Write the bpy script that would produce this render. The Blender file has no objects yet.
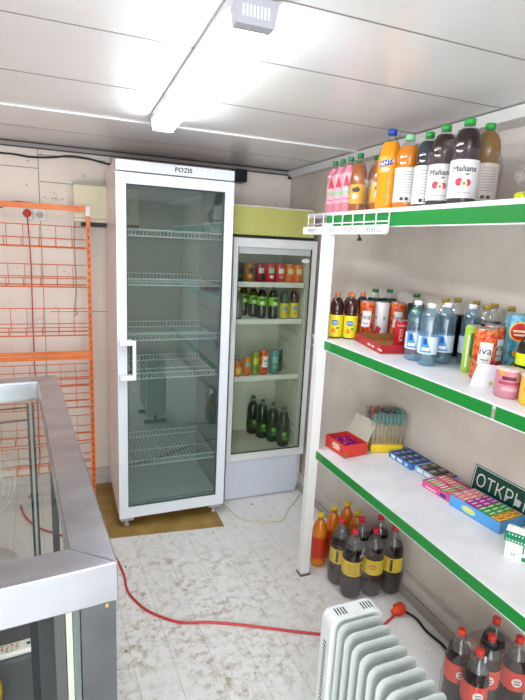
import bpy, math, random
from mathutils import Vector, Matrix
random.seed(7)
PI = math.pi
S = bpy.context.scene
COL = S.collection

# ------------------------------------------------------------------ camera
cam_d = bpy.data.cameras.new('camera'); cam = bpy.data.objects.new('camera', cam_d); COL.objects.link(cam)
F, YAW, PITCH, ROLL, CH = 494.23, .3808, .2089, .0503, 1.5961
r_ = Vector((math.cos(YAW), -math.sin(YAW), 0)); f_ = Vector((math.sin(YAW), math.cos(YAW), 0)); u_ = Vector((0, 0, 1))
d_ = f_ * math.cos(PITCH) - u_ * math.sin(PITCH); v_ = u_ * math.cos(PITCH) + f_ * math.sin(PITCH)
R2 = r_ * math.cos(ROLL) + v_ * math.sin(ROLL); U2 = v_ * math.cos(ROLL) - r_ * math.sin(ROLL)
M = Matrix(((R2.x, U2.x, -d_.x, 0), (R2.y, U2.y, -d_.y, 0), (R2.z, U2.z, -d_.z, CH), (0, 0, 0, 1)))
cam.matrix_world = M
cam_d.sensor_fit = 'HORIZONTAL'; cam_d.sensor_width = 36; cam_d.lens = F / 525 * 36
cam_d.clip_start = .02
S.camera = cam

# ------------------------------------------------------------------ world, light, exposure
w = bpy.data.worlds.new('world'); S.world = w; w.use_nodes = True
w.node_tree.nodes['Background'].inputs[0].default_value = (.80, .90, 1.0, 1)
w.node_tree.nodes['Background'].inputs[1].default_value = 1.5
LAMP_STRENGTH = 20.0
def area(name, loc, target, sx, sy, power, color):
    l = bpy.data.lights.new(name, 'AREA'); l.shape = 'RECTANGLE'; l.size = sx; l.size_y = sy; l.energy = power; l.color = color
    o = bpy.data.objects.new(name, l); COL.objects.link(o); o.location = loc
    o.rotation_euler = (Vector(target) - Vector(loc)).to_track_quat('-Z', 'Y').to_euler(); return o
area('doorway_daylight', (-.35, -1.55, 1.15), (.5, 2.0, .8), 1.5, 1.7, 26, (.93, .97, 1.0))
S.view_settings.view_transform = 'Standard'; S.view_settings.look = 'None'
S.view_settings.exposure = .98; S.view_settings.gamma = 1; S.view_settings.use_curve_mapping = False

# ------------------------------------------------------------------ materials
def lin(h):
    h = h.lstrip('#'); o = []
    for i in (0, 2, 4):
        c = int(h[i:i+2], 16) / 255
        o.append(c / 12.92 if c <= .04045 else ((c + .055) / 1.055) ** 2.4)
    return (*o, 1)
_mc = {}
def mat(hexc, rough=.5, metal=0, trans=0, ior=1.45, emit=0, alpha=1, coat=0):
    k = (hexc, rough, metal, trans, ior, emit, alpha, coat)
    if k in _mc: return _mc[k]
    m = bpy.data.materials.new('m_' + hexc.strip('#')); m.use_nodes = True
    b = m.node_tree.nodes['Principled BSDF']
    b.inputs['Base Color'].default_value = lin(hexc); b.inputs['Roughness'].default_value = rough
    b.inputs['Metallic'].default_value = metal; b.inputs['Transmission Weight'].default_value = trans
    b.inputs['IOR'].default_value = ior; b.inputs['Alpha'].default_value = alpha
    b.inputs['Coat Weight'].default_value = coat
    if emit:
        b.inputs['Emission Color'].default_value = lin(hexc); b.inputs['Emission Strength'].default_value = emit
    _mc[k] = m; return m
def N(m, t, **kw):
    n = m.node_tree.nodes.new(t)
    for k, v in kw.items(): setattr(n, k, v)
    return n
def thin(hexc, gloss=.12, rough=.05, cover=0.0, cover_col='#ffffff'):
    """thin clear film or pane: tinted transparency with a mirror-like sheen"""
    k = ('thin', hexc, gloss, rough, cover, cover_col)
    if k in _mc: return _mc[k]
    m = bpy.data.materials.new('thin'); m.use_nodes = True; nt = m.node_tree; nt.nodes.clear()
    out = N(m, 'ShaderNodeOutputMaterial'); tr = N(m, 'ShaderNodeBsdfTransparent'); gl = N(m, 'ShaderNodeBsdfGlossy')
    tr.inputs[0].default_value = lin(hexc); gl.inputs['Roughness'].default_value = rough
    fr = N(m, 'ShaderNodeLayerWeight'); fr.inputs[0].default_value = .5
    pw = N(m, 'ShaderNodeMath', operation='POWER'); pw.inputs[1].default_value = 4
    mp = N(m, 'ShaderNodeMath', operation='MULTIPLY_ADD'); mp.inputs[1].default_value = .5; mp.inputs[2].default_value = gloss * .25
    nt.links.new(fr.outputs['Facing'], pw.inputs[0]); nt.links.new(pw.outputs[0], mp.inputs[0])
    mx = N(m, 'ShaderNodeMixShader'); nt.links.new(mp.outputs[0], mx.inputs[0])
    nt.links.new(tr.outputs[0], mx.inputs[1]); nt.links.new(gl.outputs[0], mx.inputs[2])
    last = mx
    if cover:
        df = N(m, 'ShaderNodeBsdfDiffuse'); df.inputs[0].default_value = lin(cover_col)
        m2 = N(m, 'ShaderNodeMixShader'); m2.inputs[0].default_value = cover
        nt.links.new(mx.outputs[0], m2.inputs[1]); nt.links.new(df.outputs[0], m2.inputs[2]); last = m2
    nt.links.new(last.outputs[0], out.inputs[0]); _mc[k] = m; return m
def noisy(name, cols, scale, rough=.6, detail=6, metal=0, stretch=(1, 1, 1), bump=0, spec_noise=0, second=None):
    """principled surface whose colour runs through a ramp driven by object-space noise"""
    m = bpy.data.materials.new(name); m.use_nodes = True; nt = m.node_tree; b = nt.nodes['Principled BSDF']
    tc = N(m, 'ShaderNodeTexCoord'); mp = N(m, 'ShaderNodeMapping'); mp.inputs['Scale'].default_value = stretch
    nz = N(m, 'ShaderNodeTexNoise'); nz.inputs['Scale'].default_value = scale; nz.inputs['Detail'].default_value = detail
    cr = N(m, 'ShaderNodeValToRGB'); e = cr.color_ramp.elements
    for i, (p, h) in enumerate(cols):
        if i < 2: e[i].position = p; e[i].color = lin(h)
        else: x = e.new(p); x.color = lin(h)
    L = nt.links.new
    L(tc.outputs['Object'], mp.inputs[0]); L(mp.outputs[0], nz.inputs['Vector']); L(nz.outputs[0], cr.inputs[0])
    src = cr.outputs[0]
    if second:
        sc2, lo, hi, h2, st2 = second
        mp2 = N(m, 'ShaderNodeMapping'); mp2.inputs['Scale'].default_value = st2; L(tc.outputs['Object'], mp2.inputs[0])
        n2 = N(m, 'ShaderNodeTexNoise'); n2.inputs['Scale'].default_value = sc2; n2.inputs['Detail'].default_value = 8; n2.inputs['Roughness'].default_value = .65
        L(mp2.outputs[0], n2.inputs['Vector'])
        rr = N(m, 'ShaderNodeMapRange'); rr.inputs[1].default_value = lo; rr.inputs[2].default_value = hi; L(n2.outputs[0], rr.inputs[0])
        mx = N(m, 'ShaderNodeMix', data_type='RGBA'); L(rr.outputs[0], mx.inputs[0]); L(src, mx.inputs[6]); mx.inputs[7].default_value = lin(h2)
        src = mx.outputs[2]
    L(src, b.inputs['Base Color']); b.inputs['Roughness'].default_value = rough; b.inputs['Metallic'].default_value = metal
    if bump:
        bp = N(m, 'ShaderNodeBump'); bp.inputs['Strength'].default_value = bump; bp.inputs['Distance'].default_value = .01
        L(nz.outputs[0], bp.inputs['Height']); L(bp.outputs[0], b.inputs['Normal'])
    return m

# ------------------------------------------------------------------ mesh builder
_tc = {}
def text_data(s, size):
    k = (s, size)
    if k in _tc: return _tc[k]
    c = bpy.data.curves.new('t', 'FONT'); c.body = s; c.size = size; c.align_x = 'CENTER'; c.align_y = 'CENTER'; c.resolution_u = 2
    o = bpy.data.objects.new('t', c); COL.objects.link(o)
    dg = bpy.context.evaluated_depsgraph_get(); me = bpy.data.meshes.new_from_object(o.evaluated_get(dg))
    r = ([tuple(v.co) for v in me.vertices], [tuple(p.vertices) for p in me.polygons])
    bpy.data.objects.remove(o); bpy.data.curves.remove(c); bpy.data.meshes.remove(me)
    _tc[k] = r; return r
class MB:
    def __init__(s): s.v = []; s.f = []; s.m = []; s.s = []
    def add(s, vs, fs, m=0, smooth=False):
        b = len(s.v); s.v += [tuple(x) for x in vs]
        for f in fs: s.f.append(tuple(i + b for i in f)); s.m.append(m); s.s.append(smooth)
        return s
    def box(s, a, b, m=0, bev=0):
        (x0, y0, z0), (x1, y1, z1) = a, b
        if x0 > x1: x0, x1 = x1, x0
        if y0 > y1: y0, y1 = y1, y0
        if z0 > z1: z0, z1 = z1, z0
        if not bev:
            return s.add([(x0,y0,z0),(x1,y0,z0),(x1,y1,z0),(x0,y1,z0),(x0,y0,z1),(x1,y0,z1),(x1,y1,z1),(x0,y1,z1)],
                  [(3,2,1,0),(4,5,6,7),(0,1,5,4),(1,2,6,5),(2,3,7,6),(3,0,4,7)], m)
        import bmesh
        bm = bmesh.new(); bmesh.ops.create_cube(bm, size=1)
        for v in bm.verts: v.co = ((x0+x1)/2 + v.co.x*(x1-x0), (y0+y1)/2 + v.co.y*(y1-y0), (z0+z1)/2 + v.co.z*(z1-z0))
        bmesh.ops.bevel(bm, geom=bm.edges[:], offset=bev, segments=2, profile=.5, affect='EDGES')
        bm.verts.index_update(); vs = [tuple(v.co) for v in bm.verts]; fs = [tuple(v.index for v in f.verts) for f in bm.faces]; bm.free()
        return s.add(vs, fs, m)
    def lathe(s, prof, seg=20, m=0, c=(0, 0, 0), mats=None, smooth=True, ridge=0):
        vs = []; fs = []
        for r, z in prof:
            for k in range(seg):
                a = 2*PI*k/seg; rr = r * (1 + (ridge if k % 2 else 0))
                vs.append((c[0]+rr*math.cos(a), c[1]+rr*math.sin(a), c[2]+z))
        b = len(s.v); s.v += vs
        for i in range(len(prof)-1):
            for k in range(seg):
                k2 = (k+1) % seg
                s.f.append((b+i*seg+k, b+i*seg+k2, b+(i+1)*seg+k2, b+(i+1)*seg+k)); s.m.append(mats[i] if mats else m); s.s.append(smooth)
        return s
    def tube(s, pts, r, m=0, seg=6, closed=False):
        pts = [Vector(p) for p in pts]; n = len(pts); rings = []
        up = Vector((0, 0, 1)); prev = None
        for i, p in enumerate(pts):
            if closed: t = (pts[(i+1) % n] - pts[i-1])
            else: t = (pts[min(i+1, n-1)] - pts[max(i-1, 0)])
            t.normalize()
            if prev is None:
                a = t.orthogonal().normalized()
            else:
                a = prev - t * prev.dot(t)
                a = a.normalized() if a.length > 1e-6 else t.orthogonal().normalized()
            prev = a; b2 = t.cross(a)
            rings.append([p + (a*math.cos(2*PI*k/seg) + b2*math.sin(2*PI*k/seg)) * r for k in range(seg)])
        vs = [v for rg in rings for v in rg]; fs = []
        for i in range(n if closed else n-1):
            j = (i+1) % n
            for k in range(seg):
                k2 = (k+1) % seg; fs.append((i*seg+k, i*seg+k2, j*seg+k2, j*seg+k))
        if not closed:
            fs.append(tuple(range(seg))[::-1]); fs.append(tuple((n-1)*seg+k for k in range(seg)))
        return s.add(vs, fs, m, True)
    def prism(s, poly, y0, y1, m=0, f=None):
        """poly in (x,z), extruded along y; f maps (x,y,z)"""
        n = len(poly); g = f or (lambda x, y, z: (x, y, z))
        vs = [g(x, y0, z) for x, z in poly] + [g(x, y1, z) for x, z in poly]
        fs = [tuple(range(n)), tuple(range(2*n-1, n-1, -1))] + [(i, i+n, (i+1) % n + n, (i+1) % n) for i in range(n)]
        return s.add(vs, fs, m)
    def text(s, t, size, f, m=0, cx=0, cy=0, sx=1):
        vs, fs = text_data(t, size)
        return s.add([f(cx + x*sx, cy + y) for x, y, z in vs], fs, m)
    def patch(s, x0, x1, z0, z1, f, m=0, n=6):
        vs = []; fs = []
        for i in range(n+1):
            x = x0 + (x1-x0)*i/n; vs += [f(x, z0), f(x, z1)]
        for i in range(n): fs.append((2*i, 2*i+2, 2*i+3, 2*i+1))
        return s.add(vs, fs, m, True)
    def ell(s, cx, cz, rx, rz, f, m=0, n=16):
        return s.poly([(cx + rx*math.cos(2*PI*(k+.5)/n), cz + rz*math.sin(2*PI*(k+.5)/n)) for k in range(n)], f, m)
    def poly(s, pts, f, m=0, n=10):
        # convex outline cut into upright slices so that it follows a curved surface
        x0 = min(p[0] for p in pts); x1 = max(p[0] for p in pts); vs = []; fs = []
        for i in range(n+1):
            x = min(max(x0 + (x1-x0)*i/n, x0+1e-6), x1-1e-6); zs = []
            for (ax, az), (bx, bz) in zip(pts, pts[1:]+pts[:1]):
                if (ax-x)*(bx-x) <= 0 and abs(ax-bx) > 1e-9: zs.append(az+(bz-az)*(x-ax)/(bx-ax))
            vs += [f(x, min(zs)), f(x, max(zs))]
        for i in range(n): fs.append((2*i, 2*i+2, 2*i+3, 2*i+1))
        return s.add(vs, fs, m, True)
    def build(s, name, mats, parent=None, recalc=False):
        me = bpy.data.meshes.new(name); me.from_pydata(s.v, [], s.f)
        if not isinstance(mats, (list, tuple)): mats = [mats]
        for m in mats: me.materials.append(m)
        me.polygons.foreach_set('material_index', s.m); me.polygons.foreach_set('use_smooth', s.s); me.update()
        if recalc:
            import bmesh
            bm = bmesh.new(); bm.from_mesh(me); bmesh.ops.recalc_face_normals(bm, faces=bm.faces[:]); bm.to_mesh(me); bm.free()
        o = bpy.data.objects.new(name, me); COL.objects.link(o)
        if parent: o.parent = parent
        return o
def tag(o, label, cat, group=None, kind=None):
    if label: o['label'] = label
    if cat: o['category'] = cat
    if group: o['group'] = group
    if kind: o['kind'] = kind
    return o
def thing(name, label, cat, loc=(0, 0, 0), rz=0, group=None):
    o = bpy.data.objects.new(name, None); COL.objects.link(o); o.empty_display_size = .02
    o.location = loc; o.rotation_euler = (0, 0, rz); return tag(o, label, cat, group)
def struct(o): o['kind'] = 'structure'; return o
def dup(root, loc, rz=None, label=None, group=None):
    r = root.copy(); COL.objects.link(r); r.location = loc
    if rz is not None: r.rotation_euler = (0, 0, rz)
    if label: r['label'] = label
    if group: r['group'] = group
    for ch in list(root.children):
        c = ch.copy(); COL.objects.link(c); c.parent = r
        for g in ch.children:
            d = g.copy(); COL.objects.link(d); d.parent = c
    return r
def cyl(r, off=.0006): return lambda x, z: ((r+off)*math.sin(x/r), -(r+off)*math.cos(x/r), z)
def flat_y(y): return lambda x, z: (x, y, z)            # faces -Y
def flat_x(x0): return lambda y, z: (x0, -y, z)         # faces -X, reads left to right

WHITE = mat('#e9eaec', .35); ENAMEL = mat('#e6ebf2', .22); PAPER = mat('#efefef', .6)
BLACK = mat('#101114', .4); DARK = mat('#26292e', .45); ORANGE = noisy('orange_enamel', [(.3, '#d9641c'), (.7, '#f08432')], 9, .4)
WIREW = mat('#d9dcda', .35); GREEN = mat('#178434', .32); WHITEP = noisy('shelf_paint', [(.35, '#dcdde0'), (.65, '#ebebed')], 7, .35)
STEEL = noisy('brushed_steel', [(.25, '#a6a8ae'), (.5, '#b6b8be'), (.8, '#c8cad0')], 5, .26, metal=.92, stretch=(1, 3, 1), second=(9, .62, .75, '#d8dae2', (1, 5, 1)))
DSTEEL = noisy('dark_steel', [(.3, '#54575b'), (.7, '#6a6d70')], 6, .35, metal=.6)
GLASS = thin('#f2f7f4', .16, .02)
FGLASS = thin('#dfe9e7', .40, .02)
F2GLASS = thin('#f4f7f2', .12, .03)
FILM = thin('#fcfafa', .42, .13, .03, '#d8d2d0')
CLEAR = thin('#eef0ee', .25, .06, .04)

# ------------------------------------------------------------------ room shell
YB = 3.21; ZC = 2.09
def wx(y): return 1.43 + .035*(YB - y)      # face of the right wall
wallm = noisy('painted_wall', [(.3, '#eadccf'), (.55, '#f0e4da'), (.75, '#f4ece5')], 2.2, .55, second=(14, .63, .74, '#b9b0a6', (1, 1, 1)))
wallr = noisy('plastered_wall', [(.3, '#cdc1b5'), (.5, '#d9cfc5'), (.75, '#e2dad1')], 3.0, .6, bump=.15, second=(18, .64, .78, '#b0a698', (1, 1, 1)))
seam = mat('#8f8a84', .7)
b = MB(); b.box((-1.6, YB, 0), (1.6, YB+.06, ZC))
for x in (-.62, -.135, .26, .66): b.box((x, YB-.002, .1), (x+.004, YB, ZC), 1)
for z, x0, x1 in ((1.955, -1.6, -.135), (2.03, -.13, .23), (1.885, -.13, .25), (1.14, -.1, .3)): b.box((x0, YB-.002, z), (x1, YB, z+.004), 1)
for x, z in ((-.11, 1.80), (-.07, 1.797), (-.055, 1.797), (-.015, 1.795), (-.2, 1.86), (-.19, 1.99), (.0, 1.29), (-.02, 1.38), (.01, 1.37)): b.box((x, YB-.002, z), (x+.007, YB, z+.007), 1)
struct(b.build('wall_back', [wallm, seam]))
b = MB(); b.prism([(wx(YB+.06), YB+.06), (wx(-1.7), -1.7), (wx(-1.7)+.06, -1.7), (wx(YB+.06)+.06, YB+.06)], 0, ZC, f=lambda x, y, z: (x, z, y))
struct(b.build('wall_right', wallr, recalc=True))
b = MB(); b.box((-1.66, -1.7, 0), (-1.6, YB+.06, ZC)); struct(b.build('wall_left', wallm))
b = MB(); b.box((-1.6, -1.76, 0), (-1.15, -1.7, ZC)); b.box((.45, -1.76, 0), (1.66, -1.7, ZC)); b.box((-1.15, -1.76, 2.03), (.45, -1.7, ZC)); struct(b.build('wall_front', wallm))

# floor: pale vinyl boards with brown scuffs
m = bpy.data.materials.new('vinyl_floor'); m.use_nodes = True; nt = m.node_tree; L = nt.links.new; pb = nt.nodes['Principled BSDF']
tc = N(m, 'ShaderNodeTexCoord'); mp = N(m, 'ShaderNodeMapping'); mp.inputs['Rotation'].default_value = (0, 0, PI/2 - .06); L(tc.outputs['Object'], mp.inputs[0])
br = N(m, 'ShaderNodeTexBrick'); br.inputs['Scale'].default_value = 1; br.inputs['Brick Width'].default_value = 2.2; br.inputs['Row Height'].default_value = .145
br.inputs['Mortar Size'].default_value = .0016; br.inputs['Mortar Smooth'].default_value = .3
br.inputs['Color1'].default_value = lin('#e4e3e0'); br.inputs['Color2'].default_value = lin('#eaeae8'); br.inputs['Mortar'].default_value = lin('#c6c2ba')
L(mp.outputs[0], br.inputs[0])
def nz(scale, detail=8, rough=.6, st=None):
    n = N(m, 'ShaderNodeTexNoise'); n.inputs['Scale'].default_value = scale; n.inputs['Detail'].default_value = detail; n.inputs['Roughness'].default_value = rough
    L(tc.outputs['Object'], n.inputs['Vector']); return n
def rng(src, lo, hi, o0=0, o1=1):
    n = N(m, 'ShaderNodeMapRange'); n.inputs[1].default_value = lo; n.inputs[2].default_value = hi; n.inputs[3].default_value = o0; n.inputs[4].default_value = o1
    L(src, n.inputs[0]); return n.outputs[0]
# wear is heaviest in the walkway beside the counter, fading towards the shelves
vm = N(m, 'ShaderNodeVectorMath', operation='DISTANCE'); L(tc.outputs['Object'], vm.inputs[0]); vm.inputs[1].default_value = (.38, 1.75, 0)
zone = rng(vm.outputs['Value'], .30, 1.0, 1, .06)
fine = rng(nz(24, 10, .75).outputs[0], .47, .63); mid = rng(nz(5, 6).outputs[0], .38, .62, .25, 1)
m1 = N(m, 'ShaderNodeMath', operation='MULTIPLY'); L(fine, m1.inputs[0]); L(mid, m1.inputs[1])
m2 = N(m, 'ShaderNodeMath', operation='MULTIPLY'); L(m1.outputs[0], m2.inputs[0]); L(zone, m2.inputs[1])
mx = N(m, 'ShaderNodeMix', data_type='RGBA'); L(m2.outputs[0], mx.inputs[0]); L(br.outputs[0], mx.inputs[6]); mx.inputs[7].default_value = lin('#9a8358')
sp = rng(nz(38, 2, .4).outputs[0], .735, .76); mx2 = N(m, 'ShaderNodeMix', data_type='RGBA'); L(sp, mx2.inputs[0]); L(mx.outputs[2], mx2.inputs[6]); mx2.inputs[7].default_value = lin('#5b5348')
L(mx2.outputs[2], pb.inputs['Base Color']); pb.inputs['Roughness'].default_value = .42
b = MB(); b.box((-1.66, -1.76, -.05), (1.75, YB+.06, 0)); struct(b.build('floor', m))

# ceiling: glossy off-white panels
cm = noisy('ceiling_panel', [(.3, '#e6e4e3'), (.7, '#eeedec')], 1.2, .2, stretch=(1, 3, 1), bump=.03)
b = MB(); b.box((-1.66, -1.76, ZC), (1.75, YB+.06, ZC+.05))
for y in (1.055, 1.40, 1.86, .62, 2.75): b.box((-1.6, y, ZC-.0015), (1.42, y+.004, ZC), 1)
struct(b.build('ceiling', [cm, seam]))
tw = mat('#d8d8d8', .3)
b = MB(); b.box((-1.6, 2.33, ZC-.006), (1.40, 2.355, ZC)); struct(b.build('trim_1', mat('#eeeeee', .25)))
b = MB(); b.box((-1.6, YB-.03, ZC-.03), (1.42, YB, ZC)); b.box((-1.6, YB-.034, ZC-.008), (1.42, YB-.03, ZC), 1); b.box((-1.6, YB-.034, ZC-.034), (1.42, YB-.03, ZC-.027), 1)
struct(b.build('trim_2', [mat('#97928e', .5), mat('#3a3838', .5)]))
b = MB(); b.prism([(1.395, YB-.03), (1.395, -1.7), (wx(-1.7), -1.7), (wx(YB), YB-.03)], ZC-.045, ZC-.004, f=lambda x, y, z: (x, z, y)); struct(b.build('trim_3', mat('#e4e3e1', .3), recalc=True))
b = MB(); b.box((-1.6, YB-.018, 0), (1.40, YB, .10)); b.box((-1.6, YB-.026, 0), (1.40, YB-.018, .045)); struct(b.build('baseboard_back', mat('#cfcac6', .45)))
b = MB()
def sk(o0, z0, z1, mi):
    b.prism([(wx(YB)-o0, YB-.02), (wx(-1.7)-o0, -1.7), (wx(-1.7), -1.7), (wx(YB), YB-.02)], z0, z1, mi, f=lambda x, y, z: (x, z, y))
sk(.045, 0, .045, 1); sk(.03, .045, .10, 0)
struct(b.build('baseboard_right', [mat('#cbc5bd', .5), mat('#aaa196', .6)], recalc=True))

# ------------------------------------------------------------------ ceiling lamp
t = thing('ceiling_lamp', 'long white LED batten lamp mounted under the ceiling', 'lamp', (.374, 1.062, ZC-.004), -.010)
b = MB(); b.prism([(-.052, 0), (.052, 0), (.048, -.018), (-.048, -.018)], 0, 1.145); b.build('housing', mat('#cfd0d8', .4), t, recalc=True)
b = MB(); b.prism([(-.044, -.0185), (.044, -.0185), (.037, -.05), (-.037, -.05)], .03, 1.12); b.build('diffuser', mat('#f6f8ff', .5, emit=LAMP_STRENGTH), t, recalc=True)
for y0, y1 in ((-.004, .03), (1.12, 1.147)):
    b = MB(); b.prism([(-.05, -.003), (.05, -.003), (.041, -.054), (-.041, -.054)], y0, y1)
    if y0 < 0:
        for k in range(8): b.box((-.03+k*.0078, y0-.0008, -.04), (-.026+k*.0078, y0, -.018), 1)
    b.build('end_cap', [mat('#b9bac4', .45), mat('#f0f0f4', .5)], t, recalc=False)

# ------------------------------------------------------------------ tall refrigerator
t = thing('tall_refrigerator', 'tall white glass-door refrigerator with empty wire shelves and lettered header', 'refrigerator', (.2294, 2.5735, 0), .0129)
RW, RD, RH = .6, .58, 1.965
liner = mat('#98a5a1', .4)
b = MB(); z0 = .072
b.box((0, .047, z0), (.028, RD, RH), 0); b.box((RW-.028, .047, z0), (RW, RD, RH), 0); b.box((.028, RD-.03, z0), (RW-.028, RD, RH), 0)
b.box((.028, .047, z0), (RW-.028, RD-.03, z0+.05), 0); b.box((.028, .047, RH-.05), (RW-.028, RD-.03, RH), 0)
b.build('cabinet', noisy('fridge_side_reflected_pink', [(.3, '#ead8d4'), (.7, '#f0e0dc')], 2, .3), t)  # pink reflection of the orange rack painted into the cabinet colour
b = MB(); b.box((.0282, .06, z0+.0502), (.032, RD-.034, RH-.054)); b.box((RW-.032, .06, z0+.0502), (RW-.0282, RD-.034, RH-.054)); b.box((.032, RD-.034, z0+.0502), (RW-.032, RD-.0302, RH-.054)); b.box((.032, .06, z0+.0502), (RW-.032, RD-.034, z0+.056)); b.box((.032, .06, RH-.058), (RW-.032, RD-.034, RH-.054))
for zz in (.42, .62, 1.2, 1.45):
    b.box((RW-.05, .12, zz), (RW-.032, RD-.06, zz+.008)); b.box((.032, .12, zz), (.05, RD-.06, zz+.008))
b.build('inner_liner', liner, t)
b = MB(); b.box((0, 0, 1.914), (RW, .047, RH), 0, .004); [b.text('POZIS', .030, lambda x, z: (x, -.0006-q*.3, z), 1, .33+q, 1.941+q*.5, 1.1) for q in (-.001, 0, .001)]; b.build('header_panel', [ENAMEL, BLACK], t)
d = MB(); gx0, gx1, gz0, gz1 = .048, .552, .135, 1.856
for a, c in (((0, 0, .072), (gx0, .045, 1.908)), ((gx1, 0, .072), (RW, .045, 1.908)), ((gx0, 0, .072), (gx1, .045, gz0)), ((gx0, 0, gz1), (gx1, .045, 1.908))): d.box(a, c, 0)
g_ = .006
for a, c in (((gx0, .008, gz0), (gx0+g_, .012, gz1)), ((gx1-g_, .008, gz0), (gx1, .012, gz1)), ((gx0, .008, gz0), (gx1, .012, gz0+g_)), ((gx0, .008, gz1-g_), (gx1, .012, gz1))): d.box(a, c, 1)
door = d.build('door', [ENAMEL, mat('#3c4748', .5)], t)
b = MB(); b.box((gx0, .016, gz0), (gx1, .020, gz1)); b.build('door_glass', FGLASS, door)
b = MB(); b.box((.070, -.046, .878), (.088, -.030, 1.088), 0, .003); b.box((.006, -.046, 1.062), (.072, -.0005, 1.088), 0, .003); b.box((.006, -.046, .878), (.072, -.0005, .902), 0, .003)
b.build('door_handle', mat('#f0f2f4', .3), door)
for zf in (1.612, 1.360, 1.066, .852, .345):
    b = MB(); y0, y1 = .075, .50; x0, x1 = .038, RW-.038
    for yy in (y0, (y0+y1)/2, y1): b.tube([(x0, yy, zf), (x1, yy, zf)], .0042)
    b.tube([(x0, y0, zf), (x0, y1, zf)], .003); b.tube([(x1, y0, zf), (x1, y1, zf)], .003)
    b.tube([(x0, y0-.004, zf+.032), (x1, y0-.004, zf+.032)], .0036); b.tube([(x0, y1, zf+.035), (x1, y1, zf+.035)], .0034)
    nn = 25
    for k in range(nn+1):
        x = x0 + (x1-x0)*k/nn
        b.tube([(x, y0-.004, zf+.032), (x, y0-.004, zf+.002), (x, y1, zf+.002), (x, y1, zf+.035)], .0022, seg=4)
    b.build('wire_shelf', mat('#ffffff', .3), t)
b = MB(); b.box((.034, .07, z0+.0565), (RW-.034, RD-.036, z0+.060)); b.build('pale_floor_sheet', mat('#d3dbd2', .4), t)  # pale sheet added over the liner floor to make the bottom lighter
for x in (.045, .555):
    for y in (.05, .53):
        b = MB(); b.box((x-.035, y-.03, .045), (x+.035, y+.03, .0715)); b.lathe([(0, 0), (.014, 0), (.016, .012), (.008, .018), (.008, .046)], 10, 0, (x, y, .002)); b.build('foot', mat('#b4b2ac', .5), t)

# ------------------------------------------------------------------ small refrigerator
t = thing('display_refrigerator', 'shorter glass-door display refrigerator stocked with drinks, behind shelving post', 'refrigerator', (.882, 2.715, 0))
W2, D2, H2 = .528, .475, 1.636
gw = mat('#cfd4d2', .35); lin2 = mat('#dcdfd2', .45)
b = MB()
b.box((0, .04, .02), (.03, D2, H2)); b.box((W2-.03, .04, .02), (W2, D2, H2)); b.box((.03, D2-.03, .02), (W2-.03, D2, H2)); b.box((.03, .04, .02), (W2-.03, D2-.03, .29)); b.box((.03, .04, H2-.04), (W2-.03, D2-.03, H2))
b.box((.03, .06, .29), (.034, D2-.034, H2-.04), 1); b.box((W2-.034, .06, .29), (W2-.03, D2-.034, H2-.04), 1); b.box((.03, D2-.034, .29), (W2-.03, D2-.03, H2-.04), 1); b.box((.034, .06, .29), (W2-.034, D2-.034, .294), 1)
for zz in (.40, .46, .66, .72, .9, .97, 1.05, 1.24): b.box((W2-.044, .1, zz), (W2-.034, D2-.06, zz+.006), 1)
b.build('cabinet', [gw, lin2], t)
b = MB(); b.box((.002, .012, .006), (W2-.03, .039, .262), 0, .004); b.build('kick_panel', mat('#ccd3de', .3), t)
d = MB()
for a, c in (((0, 0, .268), (.028, .035, 1.632)), ((W2-.030, 0, .268), (W2, .035, 1.632)), ((.028, 0, .268), (W2-.030, .035, .315)), ((.028, 0, 1.583), (W2-.030, .035, 1.632))): d.box(a, c, 0)
for a, c in (((.028, .006, .315), (.034, .012, 1.583)), ((W2-.036, .006, .315), (W2-.030, .012, 1.583)), ((.034, .006, .315), (W2-.036, .012, .321))): d.box(a, c, 1)
d.box((.034, .014, 1.545), (W2-.036, .03, 1.583), 2)
door = d.build('door', [mat('#d6dad8', .3), mat('#2e3433', .5), mat('#b7bdba', .4)], t)
b = MB(); b.box((.028, .016, .315), (W2-.030, .020, 1.545)); b.build('door_glass', F2GLASS, door)
b = MB(); b.ell(.462, 1.515, .026, .012, lambda x, z: (x, .0148, z)); b.text('Inter', .012, lambda x, z: (x, .0142, z), 1, .462, 1.515); b.build('sticker', [PAPER, mat('#3a5a78', .5)], door)
b = MB(); b.box((.004, -.016, 1.16), (.016, -.0005, 1.40), 0, .003); b.build('door_handle', ENAMEL, door)
for zf in (1.372, 1.148, .792):
    b = MB(); y0, y1 = .062, .42; x0, x1 = .036, W2-.046
    b.box((x0, y0-.012, zf-.022), (x1, y0-.004, zf+.008), 0)
    for yy in (y0, (y0+y1)/2, y1): b.tube([(x0, yy, zf), (x1, yy, zf)], .0028)
    for k in range(26):
        x = x0 + .004 + (x1-x0-.008)*k/25; b.tube([(x, y0, zf+.002), (x, y1, zf+.002)], .0015, seg=4)
    b.build('wire_shelf', mat('#d6dbd6', .35), t)
b = MB(); b.box((-.008, -.002, H2+.002), (.50, .44, H2+.012), 1); b.box((-.008, -.002, H2+.014), (.50, .44, H2+.168), 0, .003); b.box((-.004, .01, H2+.168), (.49, .44, H2+.176), 2)
b.build('canopy', [mat('#b4b566', .4), mat('#1b1d1d', .5), mat('#d9dad2', .4)], t)
SF = [2.715+.002, 1.3755, 1.1515, .7955]

# ------------------------------------------------------------------ brown floor sheet
b = MB(); b.prism([(.09, 3.17), (.135, 2.52), (.80, 2.455), (.80, 2.64), (.86, 3.17)], .0, .004, f=lambda x, y, z: (x, z, y))
tag(b.build('floor_mat', noisy('hardboard', [(.3, '#8a6c33'), (.6, '#a88a4b'), (.8, '#b79c5e')], 8, .5), recalc=True), 'brown hardboard sheet lying under the tall refrigerator', 'mat')

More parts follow.
